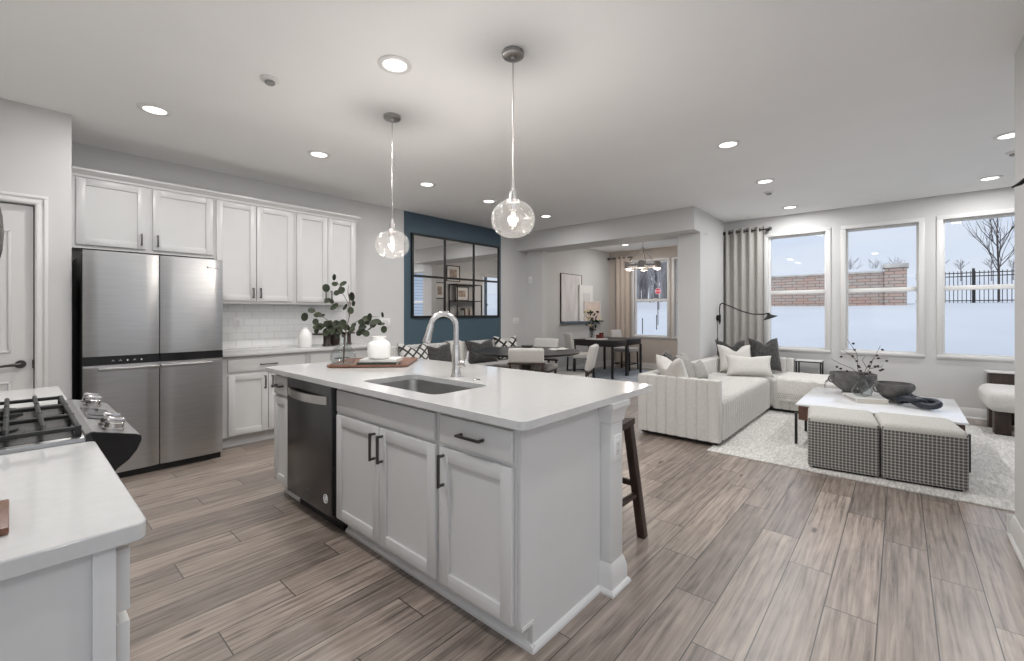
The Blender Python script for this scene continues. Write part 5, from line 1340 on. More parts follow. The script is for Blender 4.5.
# ------------------------------------------------------------------ dining area along the blue wall
mr = thing('grid_mirror', 'large six-pane mirror with a black grid frame on the blue wall', 'mirror', (4.77, 5.343, 1.22))
MX0, MX1, MZ0, MZ1 = 3.86, 5.68, 1.222, 2.432
xs = [MX0, 4.462, 5.082, MX1]; zs = [MZ0, 1.822, MZ1]
MB().box(MX0 + 0.005, MX1 - 0.005, 5.325, 5.3435, MZ0 + 0.005, MZ1 - 0.005).build('backing', 'black', mr, smooth=False)
for i in range(3):
    for j in range(2):
        MB().box(xs[i] + 0.008, xs[i + 1] - 0.008, 5.3215, 5.326, zs[j] + 0.008, zs[j + 1] - 0.008).build('mirror_pane', 'mirror', mr, smooth=False)
mb = MB()
for i, x in enumerate(xs):
    hw = 0.016; mb.box(x - hw, x + hw, 5.310, 5.342, MZ0 - hw, MZ1 + hw, 0.002)
for z in zs: mb.box(MX0 - 0.016, MX1 + 0.016, 5.311, 5.342, z - 0.016, z + 0.016, 0.002)
mb.build('grid_frame', 'black', mr)

bq = thing('banquette', 'long ivory channel-back banquette against the blue wall', 'bench', (4.7, 5.05, 0))
MB().box(3.32, 5.95, 4.80, 5.30, 0.0, 0.10).build('plinth', 'black', bq)
MB().box(3.30, 5.96, 4.74, 5.33, 0.095, 0.40, 0.015).build('base', 'fabric', bq)
MB().box(3.31, 5.95, 4.72, 5.24, 0.395, 0.475, 0.03, 4).build('seat', 'fabric', bq)
mb = MB(); mb.box(3.31, 5.95, 5.24, 5.32, 0.39, 0.795)
ribbed(mb, rpath([(5.205, 0.44), (5.222, 0.822), (5.335, 0.822), (5.335, 0.40)], 0.03), 3.30, 5.96, 30, 0.014, lambda u, v, w: (u, v, w))
mb.build('backrest', 'fabric', bq)
BPG = 'cushions on the banquette'
B0 = 0.478
pillow('black and white geometric cushion at the left end of the banquette', (3.72, 5.03, B0), face(-100, 20), 0.46, 0.40, 0.15, 'geo', 0.09, BPG)
pillow('dark tweed cushion on the banquette, left of the pale throw', (4.14, 5.04, B0), face(-95, 22), 0.54, 0.36, 0.15, 'pillowd', 0.05, BPG, 'piping')
pillow('dark charcoal cushion on the banquette, right of the pale throw', (5.05, 5.04, B0), face(-95, 22), 0.58, 0.38, 0.15, 'pillowd', 0.05, BPG, 'piping')
pillow('boldly patterned black and white cushion at the right end of the banquette', (5.62, 5.02, B0), face(-110, 20), 0.46, 0.43, 0.15, 'geo2', 0.11, BPG)
mb = MB()
TP2 = [(5.33, 0.60), (5.345 - 0.006, 0.80), (5.325, 0.834), (5.26, 0.838), (5.205, 0.822), (5.188, 0.70), (5.176, 0.56), (5.165, 0.485), (5.05, 0.483), (4.85, 0.483), (4.73, 0.478), (4.705, 0.45), (4.70, 0.30)]
def thr2(u, v):
    k = u * (len(TP2) - 1); i = min(int(k), len(TP2) - 2); t = k - i
    y = TP2[i][0] * (1 - t) + TP2[i + 1][0] * t; z = TP2[i][1] * (1 - t) + TP2[i + 1][1] * t
    return (4.44 + (0.30 - 0.05 * math.sin(u * 3)) * v + 0.03 * u, y - 0.006 * abs(math.sin(v * 9)) - 0.002, z + 0.004 * abs(math.sin(v * 9)))
mb.grid(thr2, 40, 22)
r = bmesh.ops.extrude_face_region(mb.bm, geom=mb.bm.faces[:]); bmesh.ops.translate(mb.bm, vec=(0, -0.005, 0.004), verts=[v for v in r['geom'] if isinstance(v, bmesh.types.BMVert)])
tag(mb.build('throw_blanket', 'throw'), 'pale throw blanket hung over the banquette back between two dark cushions', 'blanket')

TC = (4.80, 3.95)
dt = thing('dining_table', 'round dark dining table in front of the banquette', 'table', (TC[0], TC[1], 0))
MB().lathe([(0, 0.712), (0.66, 0.712), (0.735, 0.722), (0.752, 0.736), (0.752, 0.744), (0.745, 0.750), (0, 0.750)], (TC[0], TC[1], 0), 56).build('tabletop', 'blkwood', dt)
MB().lathe([(0, 0.0), (0.34, 0.0), (0.34, 0.02), (0.30, 0.035), (0.13, 0.10), (0.10, 0.2), (0.10, 0.60), (0.15, 0.67), (0.30, 0.70), (0.30, 0.713), (0, 0.713)], (TC[0], TC[1], 0), 40).build('pedestal', 'blkwood', dt)

def make_dining_chair(label, loc, rz, zb=0.60):
    """upholstered chair; local front is +x, back is at -x"""
    r = thing('dining_chair', label, 'chair', loc, rz, 'upholstered chairs at the round dining table')
    MB().box(-0.22, 0.24, -0.225, 0.225, 0.40, 0.485, 0.03, 4).build('seat', 'chairfab', r, world=False)
    mb = MB(); M_ = Matrix.Translation((-0.252, 0, (zb + 0.87) / 2)) @ Matrix.Rotation(math.radians(-12), 4, 'Y'); mb.obox(M_, 0.072, 0.42, 0.87 - zb, 0.03, 4); mb.build('backrest', 'chairfab', r, world=False)
    MB().box(-0.21, 0.22, -0.21, 0.21, 0.375, 0.402).build('seat_frame', 'dkwood', r, world=False)
    for a in (-1, 1):
        MB().bar((0.20, a * 0.19, 0.0), (0.195, a * 0.19, 0.385), 0.032, 0.032, 0.003).build('leg', 'dkwood', r, world=False)
        MB().bar((-0.275, a * 0.185, 0.0), (-0.19, a * 0.185, 0.40), 0.032, 0.032, 0.003).build('leg', 'dkwood', r, world=False)
    mb = MB(); mb.bar((-0.226 - (zb - 0.6) * 0.16, -0.22, zb - 0.010), (-0.226 - (zb - 0.6) * 0.16, 0.22, zb - 0.010), 0.026, 0.026, 0.003)
    mb.build('back_rail', 'dkwood', r, world=False)
    for a in (-1, -0.35, 0.35, 1):
        MB().bar((-0.205, a * 0.19, 0.39), (-0.226 - (zb - 0.6) * 0.16, a * 0.19, zb), 0.026, 0.026, 0.003).build('back_post', 'dkwood', r, world=False)
    return r
make_dining_chair('upholstered chair nearest the camera at the round dining table, its low back to us', (4.17, 3.42, 0), math.radians(36), 0.695)
ch = make_dining_chair('upholstered chair on the far side of the round dining table', (5.45, 4.22, 0), math.radians(195), 0.54)
dup(ch, (4.86, 3.22, 0), math.radians(112), 'upholstered chair at the right of the round dining table, seen edge-on')
plg = 'place settings on the dining table'
p1 = thing('dark_plate', 'dark plate on the round dining table', 'plate', (5.02, 4.10, 0.75), group=None)
MB().lathe([(0, 0), (0.08, 0), (0.09, 0.004), (0.14, 0.014), (0.142, 0.018), (0.09, 0.010), (0, 0.008)], (5.02, 4.12, 0.75), 32).build('plate', 'greycer', p1)
mb = MB(); mb.lathe([(0, 0.0), (0.04, 0), (0.075, 0.02), (0.095, 0.045), (0.091, 0.045), (0.07, 0.022), (0, 0.008)], (5.02, 4.12, 0.7585), 32)
tag(mb.build('dark_bowl', 'greycer'), 'small dark bowl sitting on the plate on the dining table', 'bowl')
mb = MB()
mb.grid(lambda u, v: (5.02 + 0.26 * u + 0.05 * v, 3.62 + 0.15 * v - 0.06 * u, 0.753 + 0.016 * abs(math.sin(u * 5)) * (0.4 + v * 0.6)), 14, 8)
r = bmesh.ops.extrude_face_region(mb.bm, geom=mb.bm.faces[:]); bmesh.ops.translate(mb.bm, vec=(0, 0, 0.006), verts=[v for v in r['geom'] if isinstance(v, bmesh.types.BMVert)])
tag(mb.build('cloth_napkin', 'throw'), 'folded white cloth napkin on the right half of the round dining table', 'napkin')

# ------------------------------------------------------------------ nook beyond the beam
mb = MB(); mb.box(7.0, 9.3, 3.1, 5.2, 0.0, 0.010, 0.003)
tag(mb.build('area_rug', 'nookrug'), 'pale blue-grey rug under the black tables in the nook', 'rug')
def nook_table(lab, x0, x1, y0, y1):
    r = thing('game_table', lab, 'table', ((x0 + x1) / 2, (y0 + y1) / 2, 0.0105), group='black tables in the nook')
    MB().box(x0, x1, y0, y1, 0.722, 0.742, 0.003).build('top', 'blkwood', r)
    MB().box(x0 + 0.012, x1 - 0.012, y0 + 0.012, y1 - 0.012, 0.618, 0.7225, 0.002).build('apron', 'blkwood', r)
    for x in (x0 + 0.02, x1 - 0.02):
        for y in (y0 + 0.02, y1 - 0.02): MB().box(x - 0.02, x + 0.02, y - 0.02, y + 0.02, 0.0105, 0.62, 0.002).build('leg', 'blkwood', r)
    return r
nook_table('black table on the nook rug, the nearer of the two pushed together', 7.60, 8.215, 4.12, 5.02)
nook_table('black table on the nook rug, the farther one next to the window', 8.225, 8.86, 4.12, 5.02)
def nook_chair(label, loc, rz):
    r = thing('nook_chair', label, 'chair', loc, rz, 'white upholstered chairs at the nook tables')
    MB().box(-0.21, 0.22, -0.21, 0.21, 0.40, 0.495, 0.03, 4).build('seat', 'chairfab', r, world=False)
    mb = MB(); M_ = Matrix.Translation((-0.225, 0, 0.685)) @ Matrix.Rotation(math.radians(-9), 4, 'Y'); mb.obox(M_, 0.07, 0.40, 0.40, 0.025, 4); mb.build('backrest', 'chairfab', r, world=False)
    for a in (-1, 1):
        for b_ in (-1, 1): MB().bar((b_ * 0.205, a * 0.19, 0.0), (b_ * 0.19, a * 0.185, 0.41), 0.028, 0.028, 0.003).build('leg', 'black', r, world=False)
    for b_ in (-1, 1): MB().bar((b_ * 0.20, -0.188, 0.14), (b_ * 0.20, 0.188, 0.14), 0.02, 0.02).build('stretcher', 'black', r, world=False)
    for a in (-1, 1): MB().bar((-0.20, a * 0.188, 0.14), (0.20, a * 0.188, 0.14), 0.02, 0.02).build('stretcher', 'black', r, world=False)
    return r
nc = nook_chair('white upholstered chair at the near end of the nook tables', (7.30, 4.66, 0.0105), math.radians(-38))
dup(nc, (9.10, 4.62, 0.0105), math.radians(-92), 'white upholstered chair at the far end of the nook tables, under the window')
mb = MB(); mb.prism(rrect(7.66, 7.96, 4.42, 4.78, 0.02, 4), 'z', 0.742, 0.765)
tag(mb.build('serving_tray', 'ceramic'), 'flat white tray under the flowers on the nook table', 'tray')
FX, FY, FZ = 7.76, 4.68, 0.7655
mb = MB(); mb.lathe([(0, 0.003), (0.05, 0), (0.06, 0.02), (0.06, 0.14), (0.05, 0.17), (0.05, 0.20), (0.046, 0.20), (0.046, 0.17), (0.055, 0.14), (0.055, 0.02), (0, 0.008)], (FX, FY, FZ), 24, cap=False)
tag(mb.build('glass_vase', 'vglass'), 'clear glass vase of flowers on the white tray in the nook', 'vase')
fl = thing('flower_bunch', 'loose bunch of pale flowers and green leaves on the nook table', 'plant', (FX, FY, FZ + 0.01))
st, lf, bl = MB(), MB(), MB(); rf = random.Random(11)
for k in range(16):
    a = rf.uniform(0, 2 * PI); q = rf.uniform(0.05, 0.20); z = rf.uniform(0.24, 0.56)
    tip = Vector((FX, FY, FZ)) + RT * q * math.cos(a) + FW * q * math.sin(a) * 0.8 + Vector((0, 0, z))
    b_ = Vector((FX + rf.uniform(-.02, .02), FY + rf.uniform(-.02, .02), FZ + 0.012))
    st.tube([b_, b_ * 0.55 + tip * 0.45 + Vector((0, 0, 0.06)), tip], [0.003, 0.0025, 0.002], 5)
    if k % 3 == 0: bl.ball(tip, 0.032, 0.8, 10, 7)
    for j in range(3):
        c = b_ + (tip - b_) * rf.uniform(0.55, 1.0) + Vector((rf.uniform(-.05, .05), rf.uniform(-.05, .05), rf.uniform(-.02, .03)))
        leaf_disc(lf, c, (rf.uniform(-1, 1), rf.uniform(-1, 1), rf.uniform(0.2, 1)), 0.036, 0.6, rf.uniform(0, 3))
st.build('stem', 'stem', fl); lf.build('foliage', 'leaf', fl); bl.build('blooms', 'flower', fl)
for k, (dx_, dy_, h_, r_, lab) in enumerate(((-0.07, -0.10, 0.075, 0.036, 'smaller dark red candle jar on the white nook tray'), (0.02, -0.13, 0.11, 0.046, 'larger dark red candle jar on the white nook tray'))):
    mb = MB(); mb.lathe([(0, 0), (r_ * 0.95, 0), (r_, 0.006), (r_, h_), (r_ * 0.9, h_), (r_ * 0.88, h_ - 0.015), (0, h_ - 0.015)], (7.86 + dx_, 4.66 + dy_, 0.7655), 24)
    tag(mb.build('candle_jar', 'candle'), lab, 'candle', 'candle jars on the nook tray')
# picture ledge with leaning art
lg_ = thing('picture_ledge', 'narrow dark picture ledge on the light wall of the nook', 'shelf', (8.42, 5.30, 1.07))
MB().box(7.60, 9.24, 5.255, 5.3505, 1.062, 1.086, 0.002).build('board', 'gutter', lg_); MB().box(7.60, 9.24, 5.252, 5.262, 1.062, 1.10, 0.001).build('front_lip', 'gutter', lg_)
def art(lab, x0, x1, z1, y, mfr, mc, inner=None):
    r = thing('framed_art', lab, 'picture', ((x0 + x1) / 2, y, 1.086), group='leaning pictures on the ledge')
    z0 = 1.0865
    mb = MB(); e = 0.012
    mb.box(x0, x0 + e, y, y + 0.028, z0, z1, 0.001); mb.box(x1 - e, x1, y, y + 0.028, z0, z1, 0.001); mb.box(x0 + e, x1 - e, y, y + 0.028, z0, z0 + e, 0.001); mb.box(x0 + e, x1 - e, y, y + 0.028, z1 - e, z1, 0.001)
    mb.build('frame', mfr, r)
    MB().box(x0 + e - 0.001, x1 - e + 0.001, y + 0.008, y + 0.026, z0 + e - 0.001, z1 - e + 0.001).build('canvas', mc, r, smooth=False)
    if inner:
        a, b_ = (x1 - x0) * 0.24, (z1 - z0) * 0.22
        MB().box(x0 + a, x1 - a, y + 0.006, y + 0.009, z0 + b_, z1 - b_).build('print', inner, r, smooth=False)
art('tallest pale washed canvas in a dark-edged frame on the picture ledge', 7.60, 8.40, 2.115, 5.320, 'dkwood', 'canvas')
art('middle-sized white framed print on the picture ledge', 8.27, 8.84, 1.90, 5.288, 'plastic', 'mat', 'canvas')
art('smallest blush-toned canvas at the right end of the picture ledge', 8.44, 9.12, 1.54, 5.264, 'plastic', 'blush')
# curtain, chandelier
c2 = curtain('beige curtain beside the nook window', 'x', 9.595, 4.76, 5.12, 0.02, 2.62, 3, 0.035, 'curtain2')
rd2 = thing('curtain_rod', 'dark curtain rod over the nook curtain', 'curtain rod', (9.595, 4.9, 2.59))
MB().cyl((9.595, 4.70, 2.585), (9.595, 5.30, 2.585), 0.013, n=12).build('rod', 'pull', rd2)
MB().ball((9.595, 5.315, 2.585), 0.03, 1, 16, 10).build('finial', 'pull', rd2)
mb = MB(); mb.bar((9.595, 5.24, 2.585), (9.689, 5.24, 2.585), 0.014, 0.014); mb.build('bracket', 'pull', rd2)
CX, CY, CZ = 8.0, 3.70, 2.17
cd_ = thing('ring_chandelier', 'wheel-shaped chandelier with smoky drum shades in the nook', 'chandelier', (CX, CY, H))
MB().lathe([(0, 0.0005), (0.07, 0.0005), (0.07, -0.02), (0, -0.025)], (CX, CY, H), 24).build('canopy', 'chrome', cd_)
MB().cyl((CX, CY, H - 0.02), (CX, CY, CZ + 0.36), 0.006, n=8).build('rod', 'chrome', cd_)
mb = MB()
ringp = [(CX + 0.30 * math.cos(2 * PI * k / 40), CY + 0.30 * math.sin(2 * PI * k / 40)) for k in range(40)]
mb.loft([[(CX + r_ * math.cos(2 * PI * k / 40), CY + r_ * math.sin(2 * PI * k / 40), z) for k in range(40)] for r_, z in ((0.285, CZ - 0.012), (0.315, CZ - 0.012), (0.315, CZ + 0.02), (0.285, CZ + 0.02), (0.285, CZ - 0.012))], cap0=False, cap1=False)
mb.build('ring', 'shade', cd_)
for k in range(3):
    a = 2 * PI * k / 3 + 0.2; mb = MB(); mb.cyl((CX, CY, CZ + 0.37), (CX + 0.30 * math.cos(a), CY + 0.30 * math.sin(a), CZ + 0.01), 0.007, n=8); mb.build('stay_rod', 'chrome', cd_)
for k in range(6):
    a = 2 * PI * k / 6 + 0.35; px, py = CX + 0.30 * math.cos(a), CY + 0.30 * math.sin(a)
    mb = MB(); mb.lathe([(0.025, 0.085), (0.050, 0.080), (0.066, 0.06), (0.068, -0.055), (0.064, -0.055), (0.062, 0.058), (0.048, 0.075), (0.02, 0.08)], (px, py, CZ), 20, cap=False); sh_ = mb.build('lamp_shade', 'shade', cd_)
    mb = MB(); mb.ball((px, py, CZ - 0.035), 0.032, 1.1, 12, 8); mb.build('bulb', 'bulb', sh_)
    ld = point_light('lamp', None, CHAND_W, (1, 0.88, 0.76), 0.03); lo_ = bpy.data.objects.new('lamp', ld); COL.objects.link(lo_); lo_.parent = cd_; lo_.location = (px - CX, py - CY, CZ - H - 0.085)
plate_cover('keypad', 'small white keypad on the stub wall below the beam', 'keypad', (6.47, 5.235, 1.90), 'x', -1, 0.075, 0.125, 'pad')
plate_cover('wall_outlet', 'white outlet low on the light wall behind the nook tables', 'outlet', (8.0, 5.35, 0.40), 'y', -1, 0.074, 0.118, 'outlet')
# bookshelf and pictures on the nook side wall, seen in the mirror
sf = thing('open_bookshelf', 'open black bookshelf in the nook, seen in the mirror', 'bookshelf', (7.55, 2.44, 0))
SBX0, SBX1 = 7.16, 7.98
for x in (SBX0, SBX1):
    for y in (2.275, 2.575): MB().box(x - 0.012, x + 0.012, y - 0.012, y + 0.012, 0.0, 1.98, 0.001).build('post', 'black', sf)
for z in (0.12, 0.62, 1.10, 1.56, 1.97): MB().box(SBX0 - 0.01, SBX1 + 0.01, 2.265, 2.585, z, z + 0.02, 0.001).build('shelf', 'black', sf)
for k in range(6):
    w = 0.03 + 0.008 * (k % 3); h_ = 0.22 + 0.02 * ((k * 7) % 4)
    b_ = thing('book', 'pale or tan book standing upright on the nook bookshelf', 'book', (7.42 + 0.052 * k, 2.43, 1.12), PI / 2, 'books on the nook bookshelf')
    MB().box(-0.07, 0.07, -w / 2 + 0.003, w / 2 - 0.003, 0.003, h_ - 0.003).build('page_block', 'paper', b_, world=False, smooth=False)
    mb = MB(); mb.box(-0.075, 0.075, -w / 2, -w / 2 + 0.003, 0, h_); mb.box(-0.075, 0.075, w / 2 - 0.003, w / 2, 0, h_); mb.box(0.072, 0.075, -w / 2, w / 2, 0, h_)
    mb.build('cover', ('cover', 'brown', 'paper')[k % 3], b_, world=False, smooth=False)
def frame(lab, x0, x1, z0, z1, y, grp):
    r = thing('framed_picture', lab, 'picture', ((x0 + x1) / 2, y, z0), group=grp)
    mb = MB(); e = 0.022
    mb.box(x0, x0 + e, y, y + 0.025, z0, z1); mb.box(x1 - e, x1, y, y + 0.025, z0, z1); mb.box(x0 + e, x1 - e, y, y + 0.025, z0, z0 + e); mb.box(x0 + e, x1 - e, y, y + 0.025, z1 - e, z1); mb.build('frame', 'dkwood', r, smooth=False)
    MB().box(x0 + e - .001, x1 - e + .001, y + 0.001, y + 0.012, z0 + e - .001, z1 - e + .001).build('mat_board', 'mat', r, smooth=False)
    MB().box(x0 + 0.10, x1 - 0.10, y + 0.011, y + 0.014, z0 + 0.10, z1 - 0.10).build('print', 'photo', r, smooth=False)
frame('upper framed picture on the nook side wall, seen in the mirror', 7.08, 7.52, 2.06, 2.46, 2.2495, 'pictures on the nook side wall')
frame('framed picture leaning on the nook bookshelf, seen in the mirror', 7.30, 7.74, 1.581, 1.94, 2.33, 'pictures on the nook side wall')
frame('lower framed picture on the nook side wall, seen in the mirror', 6.70, 7.05, 1.62, 2.02, 2.2495, 'pictures on the nook side wall')

# ------------------------------------------------------------------ outdoors
def gz(x, y):
    """height of the snow"""
    def ss(a, b, v):
        t = min(1, max(0, (v - a) / (b - a))); return t * t * (3 - 2 * t)
    rise = ss(9.0, 27.0, x) * 2.05 * (1 - ss(6.0, 12.0, y))
    lane = (ss(14, 60, x) * 0.9 + ss(40, 88, x) * 3.6) * ss(6.0, 12.0, y)
    return -0.35 + rise + lane + 0.05 * math.sin(x * 0.9 + y * 0.4) * math.sin(y * 0.7)
mb = MB(); NX, NY = 60, 70
mb.grid(lambda u, v: (7.95 + 92 * u ** 1.5, -45 + 110 * v, gz(7.95 + 92 * u ** 1.5, -45 + 110 * v)), NX, NY)
r = bmesh.ops.extrude_face_region(mb.bm, geom=mb.bm.faces[:]); bmesh.ops.translate(mb.bm, vec=(0, 0, -0.5), verts=[v for v in r['geom'] if isinstance(v, bmesh.types.BMVert)])
sn = mb.build('snow_ground', 'snow', kind='structure')
mb = MB(); mb.box(-40, -0.75, -3.44, 40, -0.6, -0.35); mb.build('snow_front_yard', 'snow', kind='structure')
mb = MB(); mb.box(-40, 8.2, -40, -3.45, -0.6, -0.35); mb.build('snow_yard', 'snow', kind='structure')
mb = MB(); mb.box(-0.74, 7.96, 5.62, 65, -0.6, -0.35); mb.build('snow_side_yard', 'snow', kind='structure')
# stone wall with its end pillar
XW = 25.0
sw = thing('stone_wall', 'reddish ledgestone garden wall with a square end pillar, beyond the windows', 'wall', (XW, 3, 1.3))
MB().box(XW, XW + 0.4, 0.50, 9.5, 1.0, 3.02, 0.02).build('wall_body', 'stone', sw)
MB().box(XW - 0.05, XW + 0.45, 0.50, 9.55, 3.02, 3.10, 0.02).build('coping', 'capstone', sw)
MB().box(XW - 0.12, XW + 0.58, -0.22, 0.51, 1.0, 3.20, 0.02).build('pillar', 'stone', sw)
MB().box(XW - 0.18, XW + 0.64, -0.28, 0.57, 3.20, 3.38, 0.02).build('pillar_cap', 'capstone', sw)
mb = MB(); mb.loft([[(XW - 0.04, y, 3.10), (XW - 0.02, y, 3.17), (XW + 0.12, y, 3.24), (XW + 0.30, y, 3.24), (XW + 0.43, y, 3.17), (XW + 0.44, y, 3.10)] for y in (0.58, 3, 6, 9.5)])
tag(mb.build('snow_cap', 'snow'), 'snow lying along the top of the stone wall outside', 'snow')
# metal fence
FXD = 26.0
fn = thing('metal_fence', 'black metal picket fence on the snowy slope, seen through the right window', 'fence', (FXD, -3, 1.7))
for y in (-0.85, -2.25, -3.65, -5.05): MB().box(FXD - 0.04, FXD + 0.04, y - 0.04, y + 0.04, 1.4, 3.10, 0.005).build('post', 'black', fn)
mb = MB()
for z in (1.78, 2.78, 2.92): mb.box(FXD - 0.018, FXD + 0.018, -5.05, -0.5, z - 0.018, z + 0.018)
y = -0.55
while y > -5.0:
    mb.box(FXD - 0.011, FXD + 0.011, y - 0.011, y + 0.011, 1.62, 3.0); y -= 0.125
mb.build('picket_panel', 'black', fn)
# snow mound behind the fence, brush on the skyline
mb = MB(); mb.grid(lambda u, v: (29 + 14 * u, -30 + 60 * v * 0.55, 1.2 + 2.35 * math.sin(PI * min(1, u * 1.3) * 0.5) + 0.1 * math.sin(v * 30)), 12, 30)
r = bmesh.ops.extrude_face_region(mb.bm, geom=mb.bm.faces[:]); bmesh.ops.translate(mb.bm, vec=(0, 0, -1.6), verts=[v for v in r['geom'] if isinstance(v, bmesh.types.BMVert)])
mb.build('snow_bank', 'snow', kind='structure')
def bare_tree(name, lab, base, h, seed, m, levels=4, r0=0.06, spread=0.55, group=None, n0=7, trunk_part=True):
    rg_ = random.Random(seed); r = thing(name, lab, 'tree' if h > 2.2 else 'bush', base, group=group)
    tk, brn = MB(), MB()
    def grow(p, d, L, rad, lev, mb_):
        pts = [p]; q = p; dd = d
        for i in range(3):
            dd = (dd + Vector((rg_.uniform(-.12, .12), rg_.uniform(-.12, .12), 0.05))).normalized(); q = q + dd * L / 3; pts.append(q)
        mb_.tube(pts, [rad, rad * 0.86, rad * 0.72, rad * 0.55], 5 if lev else 7)
        if lev >= levels: return
        for i in range(2 + (lev < 2)):
            k = rg_.choice((1, 2, 3)); a = rg_.uniform(0, 2 * PI)
            side = Vector((math.cos(a), math.sin(a), 0))
            nd = (dd * 1.0 + side * spread * rg_.uniform(0.7, 1.3) + Vector((0, 0, 0.15))).normalized()
            grow(pts[k], nd, L * rg_.uniform(0.62, 0.8), rad * 0.55, lev + 1, brn)
        grow(pts[3], (dd + Vector((rg_.uniform(-.2, .2), rg_.uniform(-.2, .2), 0))).normalized(), L * 0.7, rad * 0.55, lev + 1, brn)
    b0 = Vector(base)
    tk.tube([b0 - Vector((0, 0, 0.3)), b0 + Vector((0, 0, h * 0.3))], [r0, r0 * 0.85], 8)
    for k in range(n0):
        a = 2.4 * k; z = h * (0.22 + 0.5 * k / n0)
        grow(b0 + Vector((0, 0, z)), (Vector((math.cos(a), math.sin(a), 0)) * spread + Vector((0, 0, 0.75))).normalized(), h * 0.30 * (1 - 0.5 * k / n0), r0 * 0.45, 1, brn)
    tk.tube([b0 + Vector((0, 0, h * 0.3)), b0 + Vector((0.03 * h, 0.01 * h, h * 0.65)), b0 + Vector((0.02 * h, 0, h))], [r0 * 0.85, r0 * 0.5, r0 * 0.12], 7)
    tk.build('trunk', m, r); brn.build('branches', m, r)
    return r
bare_tree('bare_tree', 'slim bare tree standing by the fence, through the rightmost window', (28.2, -3.20, 1.85), 4.3, 4, 'bark', 3, 0.045, 0.55, n0=10)
for k, (x, y, h_) in enumerate(((31.5, 1.0, 1.5), (31.5, 2.1, 1.7), (32, 0.2, 1.6), (33, -1.6, 1.1), (33, -2.4, 0.9), (34, -3.6, 1.0), (33.5, -4.3, 0.8))):
    bare_tree('bare_shrub', ('bare grey shrub on the skyline above the stone wall' if k < 3 else 'bare grey shrub on the skyline behind the metal fence'), (x, y, 2.85 if k < 3 else 3.25), h_, 20 + k, 'twig', 3, 0.03, 0.7, 'bare shrubs on the skyline', n0=7)
# downspout elbow at the eave corner of the nook
ds = thing('downspout', 'grey-blue gutter elbow under the eave outside the leftmost living room window', 'gutter', (8.6, 1.95, 2.6))
mb = MB(); mb.tube([(8.62, 1.62, 2.86), (8.62, 1.62, 2.70), (8.62, 1.64, 2.60), (8.62, 1.70, 2.53), (8.62, 1.82, 2.49), (8.62, 1.98, 2.46), (8.62, 2.06, 2.40), (8.62, 2.09, 2.30), (8.62, 2.095, -0.35)], 0.042, 10); mb.build('pipe', 'gutter', ds)
mb = MB(); mb.bar((8.62, 2.09, 1.5), (8.62, 2.141, 1.5), 0.09, 0.03); mb.build('strap', 'gutter', ds)
# road side of the nook: sign, posts, trees
def sign():
    X, Y = 38.8, 16.5; z0 = gz(X, Y)
    r = thing('stop_sign', 'red octagonal stop sign on a thin post outside the nook window', 'road sign', (X, Y, z0))
    MB().cyl((X, Y, z0 - 0.2), (X, Y, 3.45), 0.035, n=10).build('post', 'black', r)
    nrm = -Vector((X, Y, 0)).normalized(); u = Vector((0, 0, 1)).cross(nrm).normalized(); v = Vector((0, 0, 1))
    Mx = Matrix((u, v, nrm)).transposed().to_4x4(); Mx.translation = Vector((X, Y, 3.24)) + nrm * 0.045
    oct_ = lambda R, z: [(R * math.cos(PI / 8 + k * PI / 4), R * math.sin(PI / 8 + k * PI / 4), z) for k in range(8)]
    mb = MB(); mb.loft([oct_(0.285, -0.008), oct_(0.285, 0.0)]).xf(Mx); mb.build('rim', 'signw', r, smooth=False)
    mb = MB(); mb.loft([oct_(0.262, -0.004), oct_(0.262, 0.004)]).xf(Mx); mb.build('face', 'red', r, smooth=False)
    mb = MB(); text_mesh(mb, 'STOP', 0.20, Mx @ Matrix.Translation((0, 0, 0.006)), 0.003); mb.build('lettering', 'signw', r, smooth=False, recalc=False)
sign()
for k, (px, py, h_) in enumerate(((26.0, 12.05, 1.1), (27.0, 10.85, 1.2), (28.0, 12.0, 1.3))):
    z0 = gz(px, py)
    mb = MB(); mb.cyl((px, py, z0 - 0.2), (px, py, z0 + h_), 0.03, n=8); mb.lathe([(0, 0), (0.04, 0), (0.035, 0.03), (0, 0.04)], (px, py, z0 + h_), 10)
    tag(mb.build('fence_post', 'bark'), ('leftmost dark post in the snow outside the nook window', 'rightmost dark post in the snow outside the nook window', 'dark post in the snow behind the stop sign')[k], 'post', 'posts in the snow outside the nook')
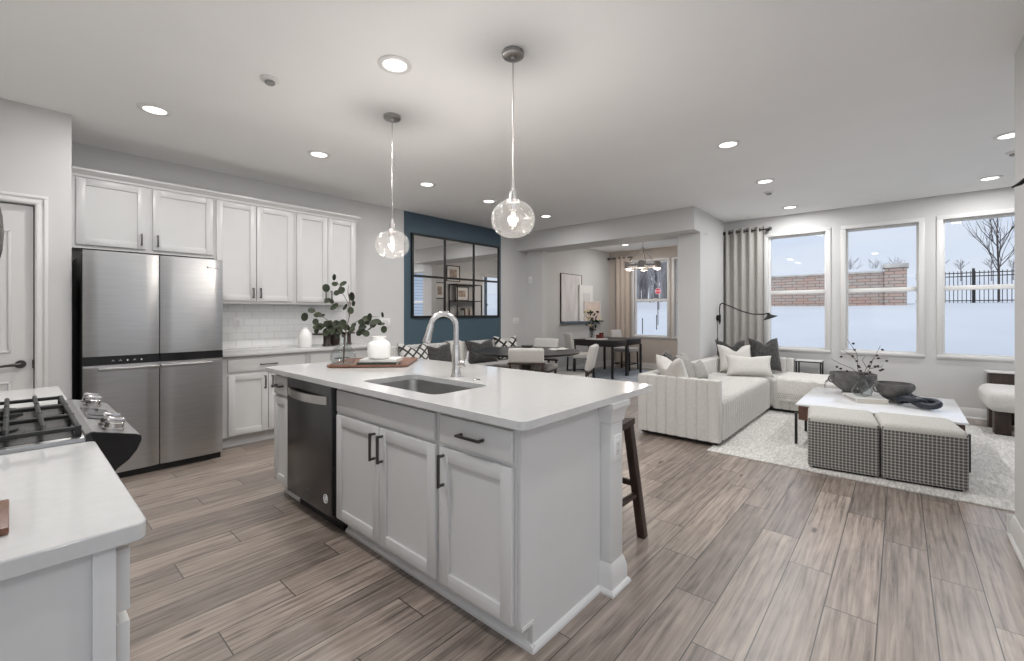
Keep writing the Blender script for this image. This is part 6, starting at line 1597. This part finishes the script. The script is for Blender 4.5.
for k, (px, py) in enumerate(((58.0, 24.6), (60.0, 29.0), (57.0, 33.2))):
    bare_tree('bare_tree', ('grey bare tree right of the stop sign, at the edge of the wood', 'grey bare tree just behind the stop sign, at the edge of the wood', 'grey bare tree left of the stop sign, at the edge of the wood')[k], (px, py, gz(px, py)), 11.0 + k, 50 + k, 'twig', 4, 0.16, 0.42, 'bare trees behind the stop sign', n0=9)
wd = MB(); rw2 = random.Random(77)
for k in range(240):
    px = rw2.uniform(70, 98); py = px * rw2.uniform(0.34, 0.72); b0 = Vector((px, py, gz(px, py) - 0.2)); h_ = rw2.uniform(11, 19)
    wd.tube([b0, b0 + Vector((rw2.uniform(-.5, .5), rw2.uniform(-.5, .5), h_ * 0.6)), b0 + Vector((rw2.uniform(-1, 1), rw2.uniform(-1, 1), h_))], [0.16, 0.10, 0.02], 5)
    for j in range(9):
        z = h_ * rw2.uniform(0.15, 0.85); a = rw2.uniform(0, 2 * PI); L = h_ * rw2.uniform(0.15, 0.3)
        p = b0 + Vector((0, 0, z)); q = p + Vector((math.cos(a) * L * 0.7, math.sin(a) * L * 0.7, L * 0.8))
        wd.tube([p, (p + q) / 2 + Vector((0, 0, -0.1)), q], [0.06, 0.045, 0.02], 4)
        wd.tube([(p + q) / 2, (p + q) / 2 + Vector((math.sin(a) * L * 0.4, -math.cos(a) * L * 0.4, L * 0.4))], [0.04, 0.015], 4)
wd = wd.build('distant_woods', 'twig', kind='stuff'); tag(wd, 'grey bare woodland filling the distance behind the stop sign', 'woods')
# the neighbour's house, only seen in the mirror
hs = thing('house', 'neighbouring house with blue siding, reflected in the mirror', 'house', (12, -9.5, -0.4))
MB().box(8.5, 15.6, -13.0, -7.5, -0.5, 5.4).build('siding', 'siding', hs, smooth=False)
MB().prism([(-13.5, 5.4), (-7.0, 5.4), (-10.25, 8.0)], 'x', 8.2, 15.9).build('roof', 'roof', hs, smooth=False)
for x in (9.3, 11.4):
    w_ = MB().box(x, x + 1.0, -7.52, -7.45, 0.9, 2.5).build('window', 'plastic', hs, smooth=False); MB().box(x + 0.08, x + 0.92, -7.455, -7.44, 0.98, 2.42).build('pane', 'gblack', w_, smooth=False)
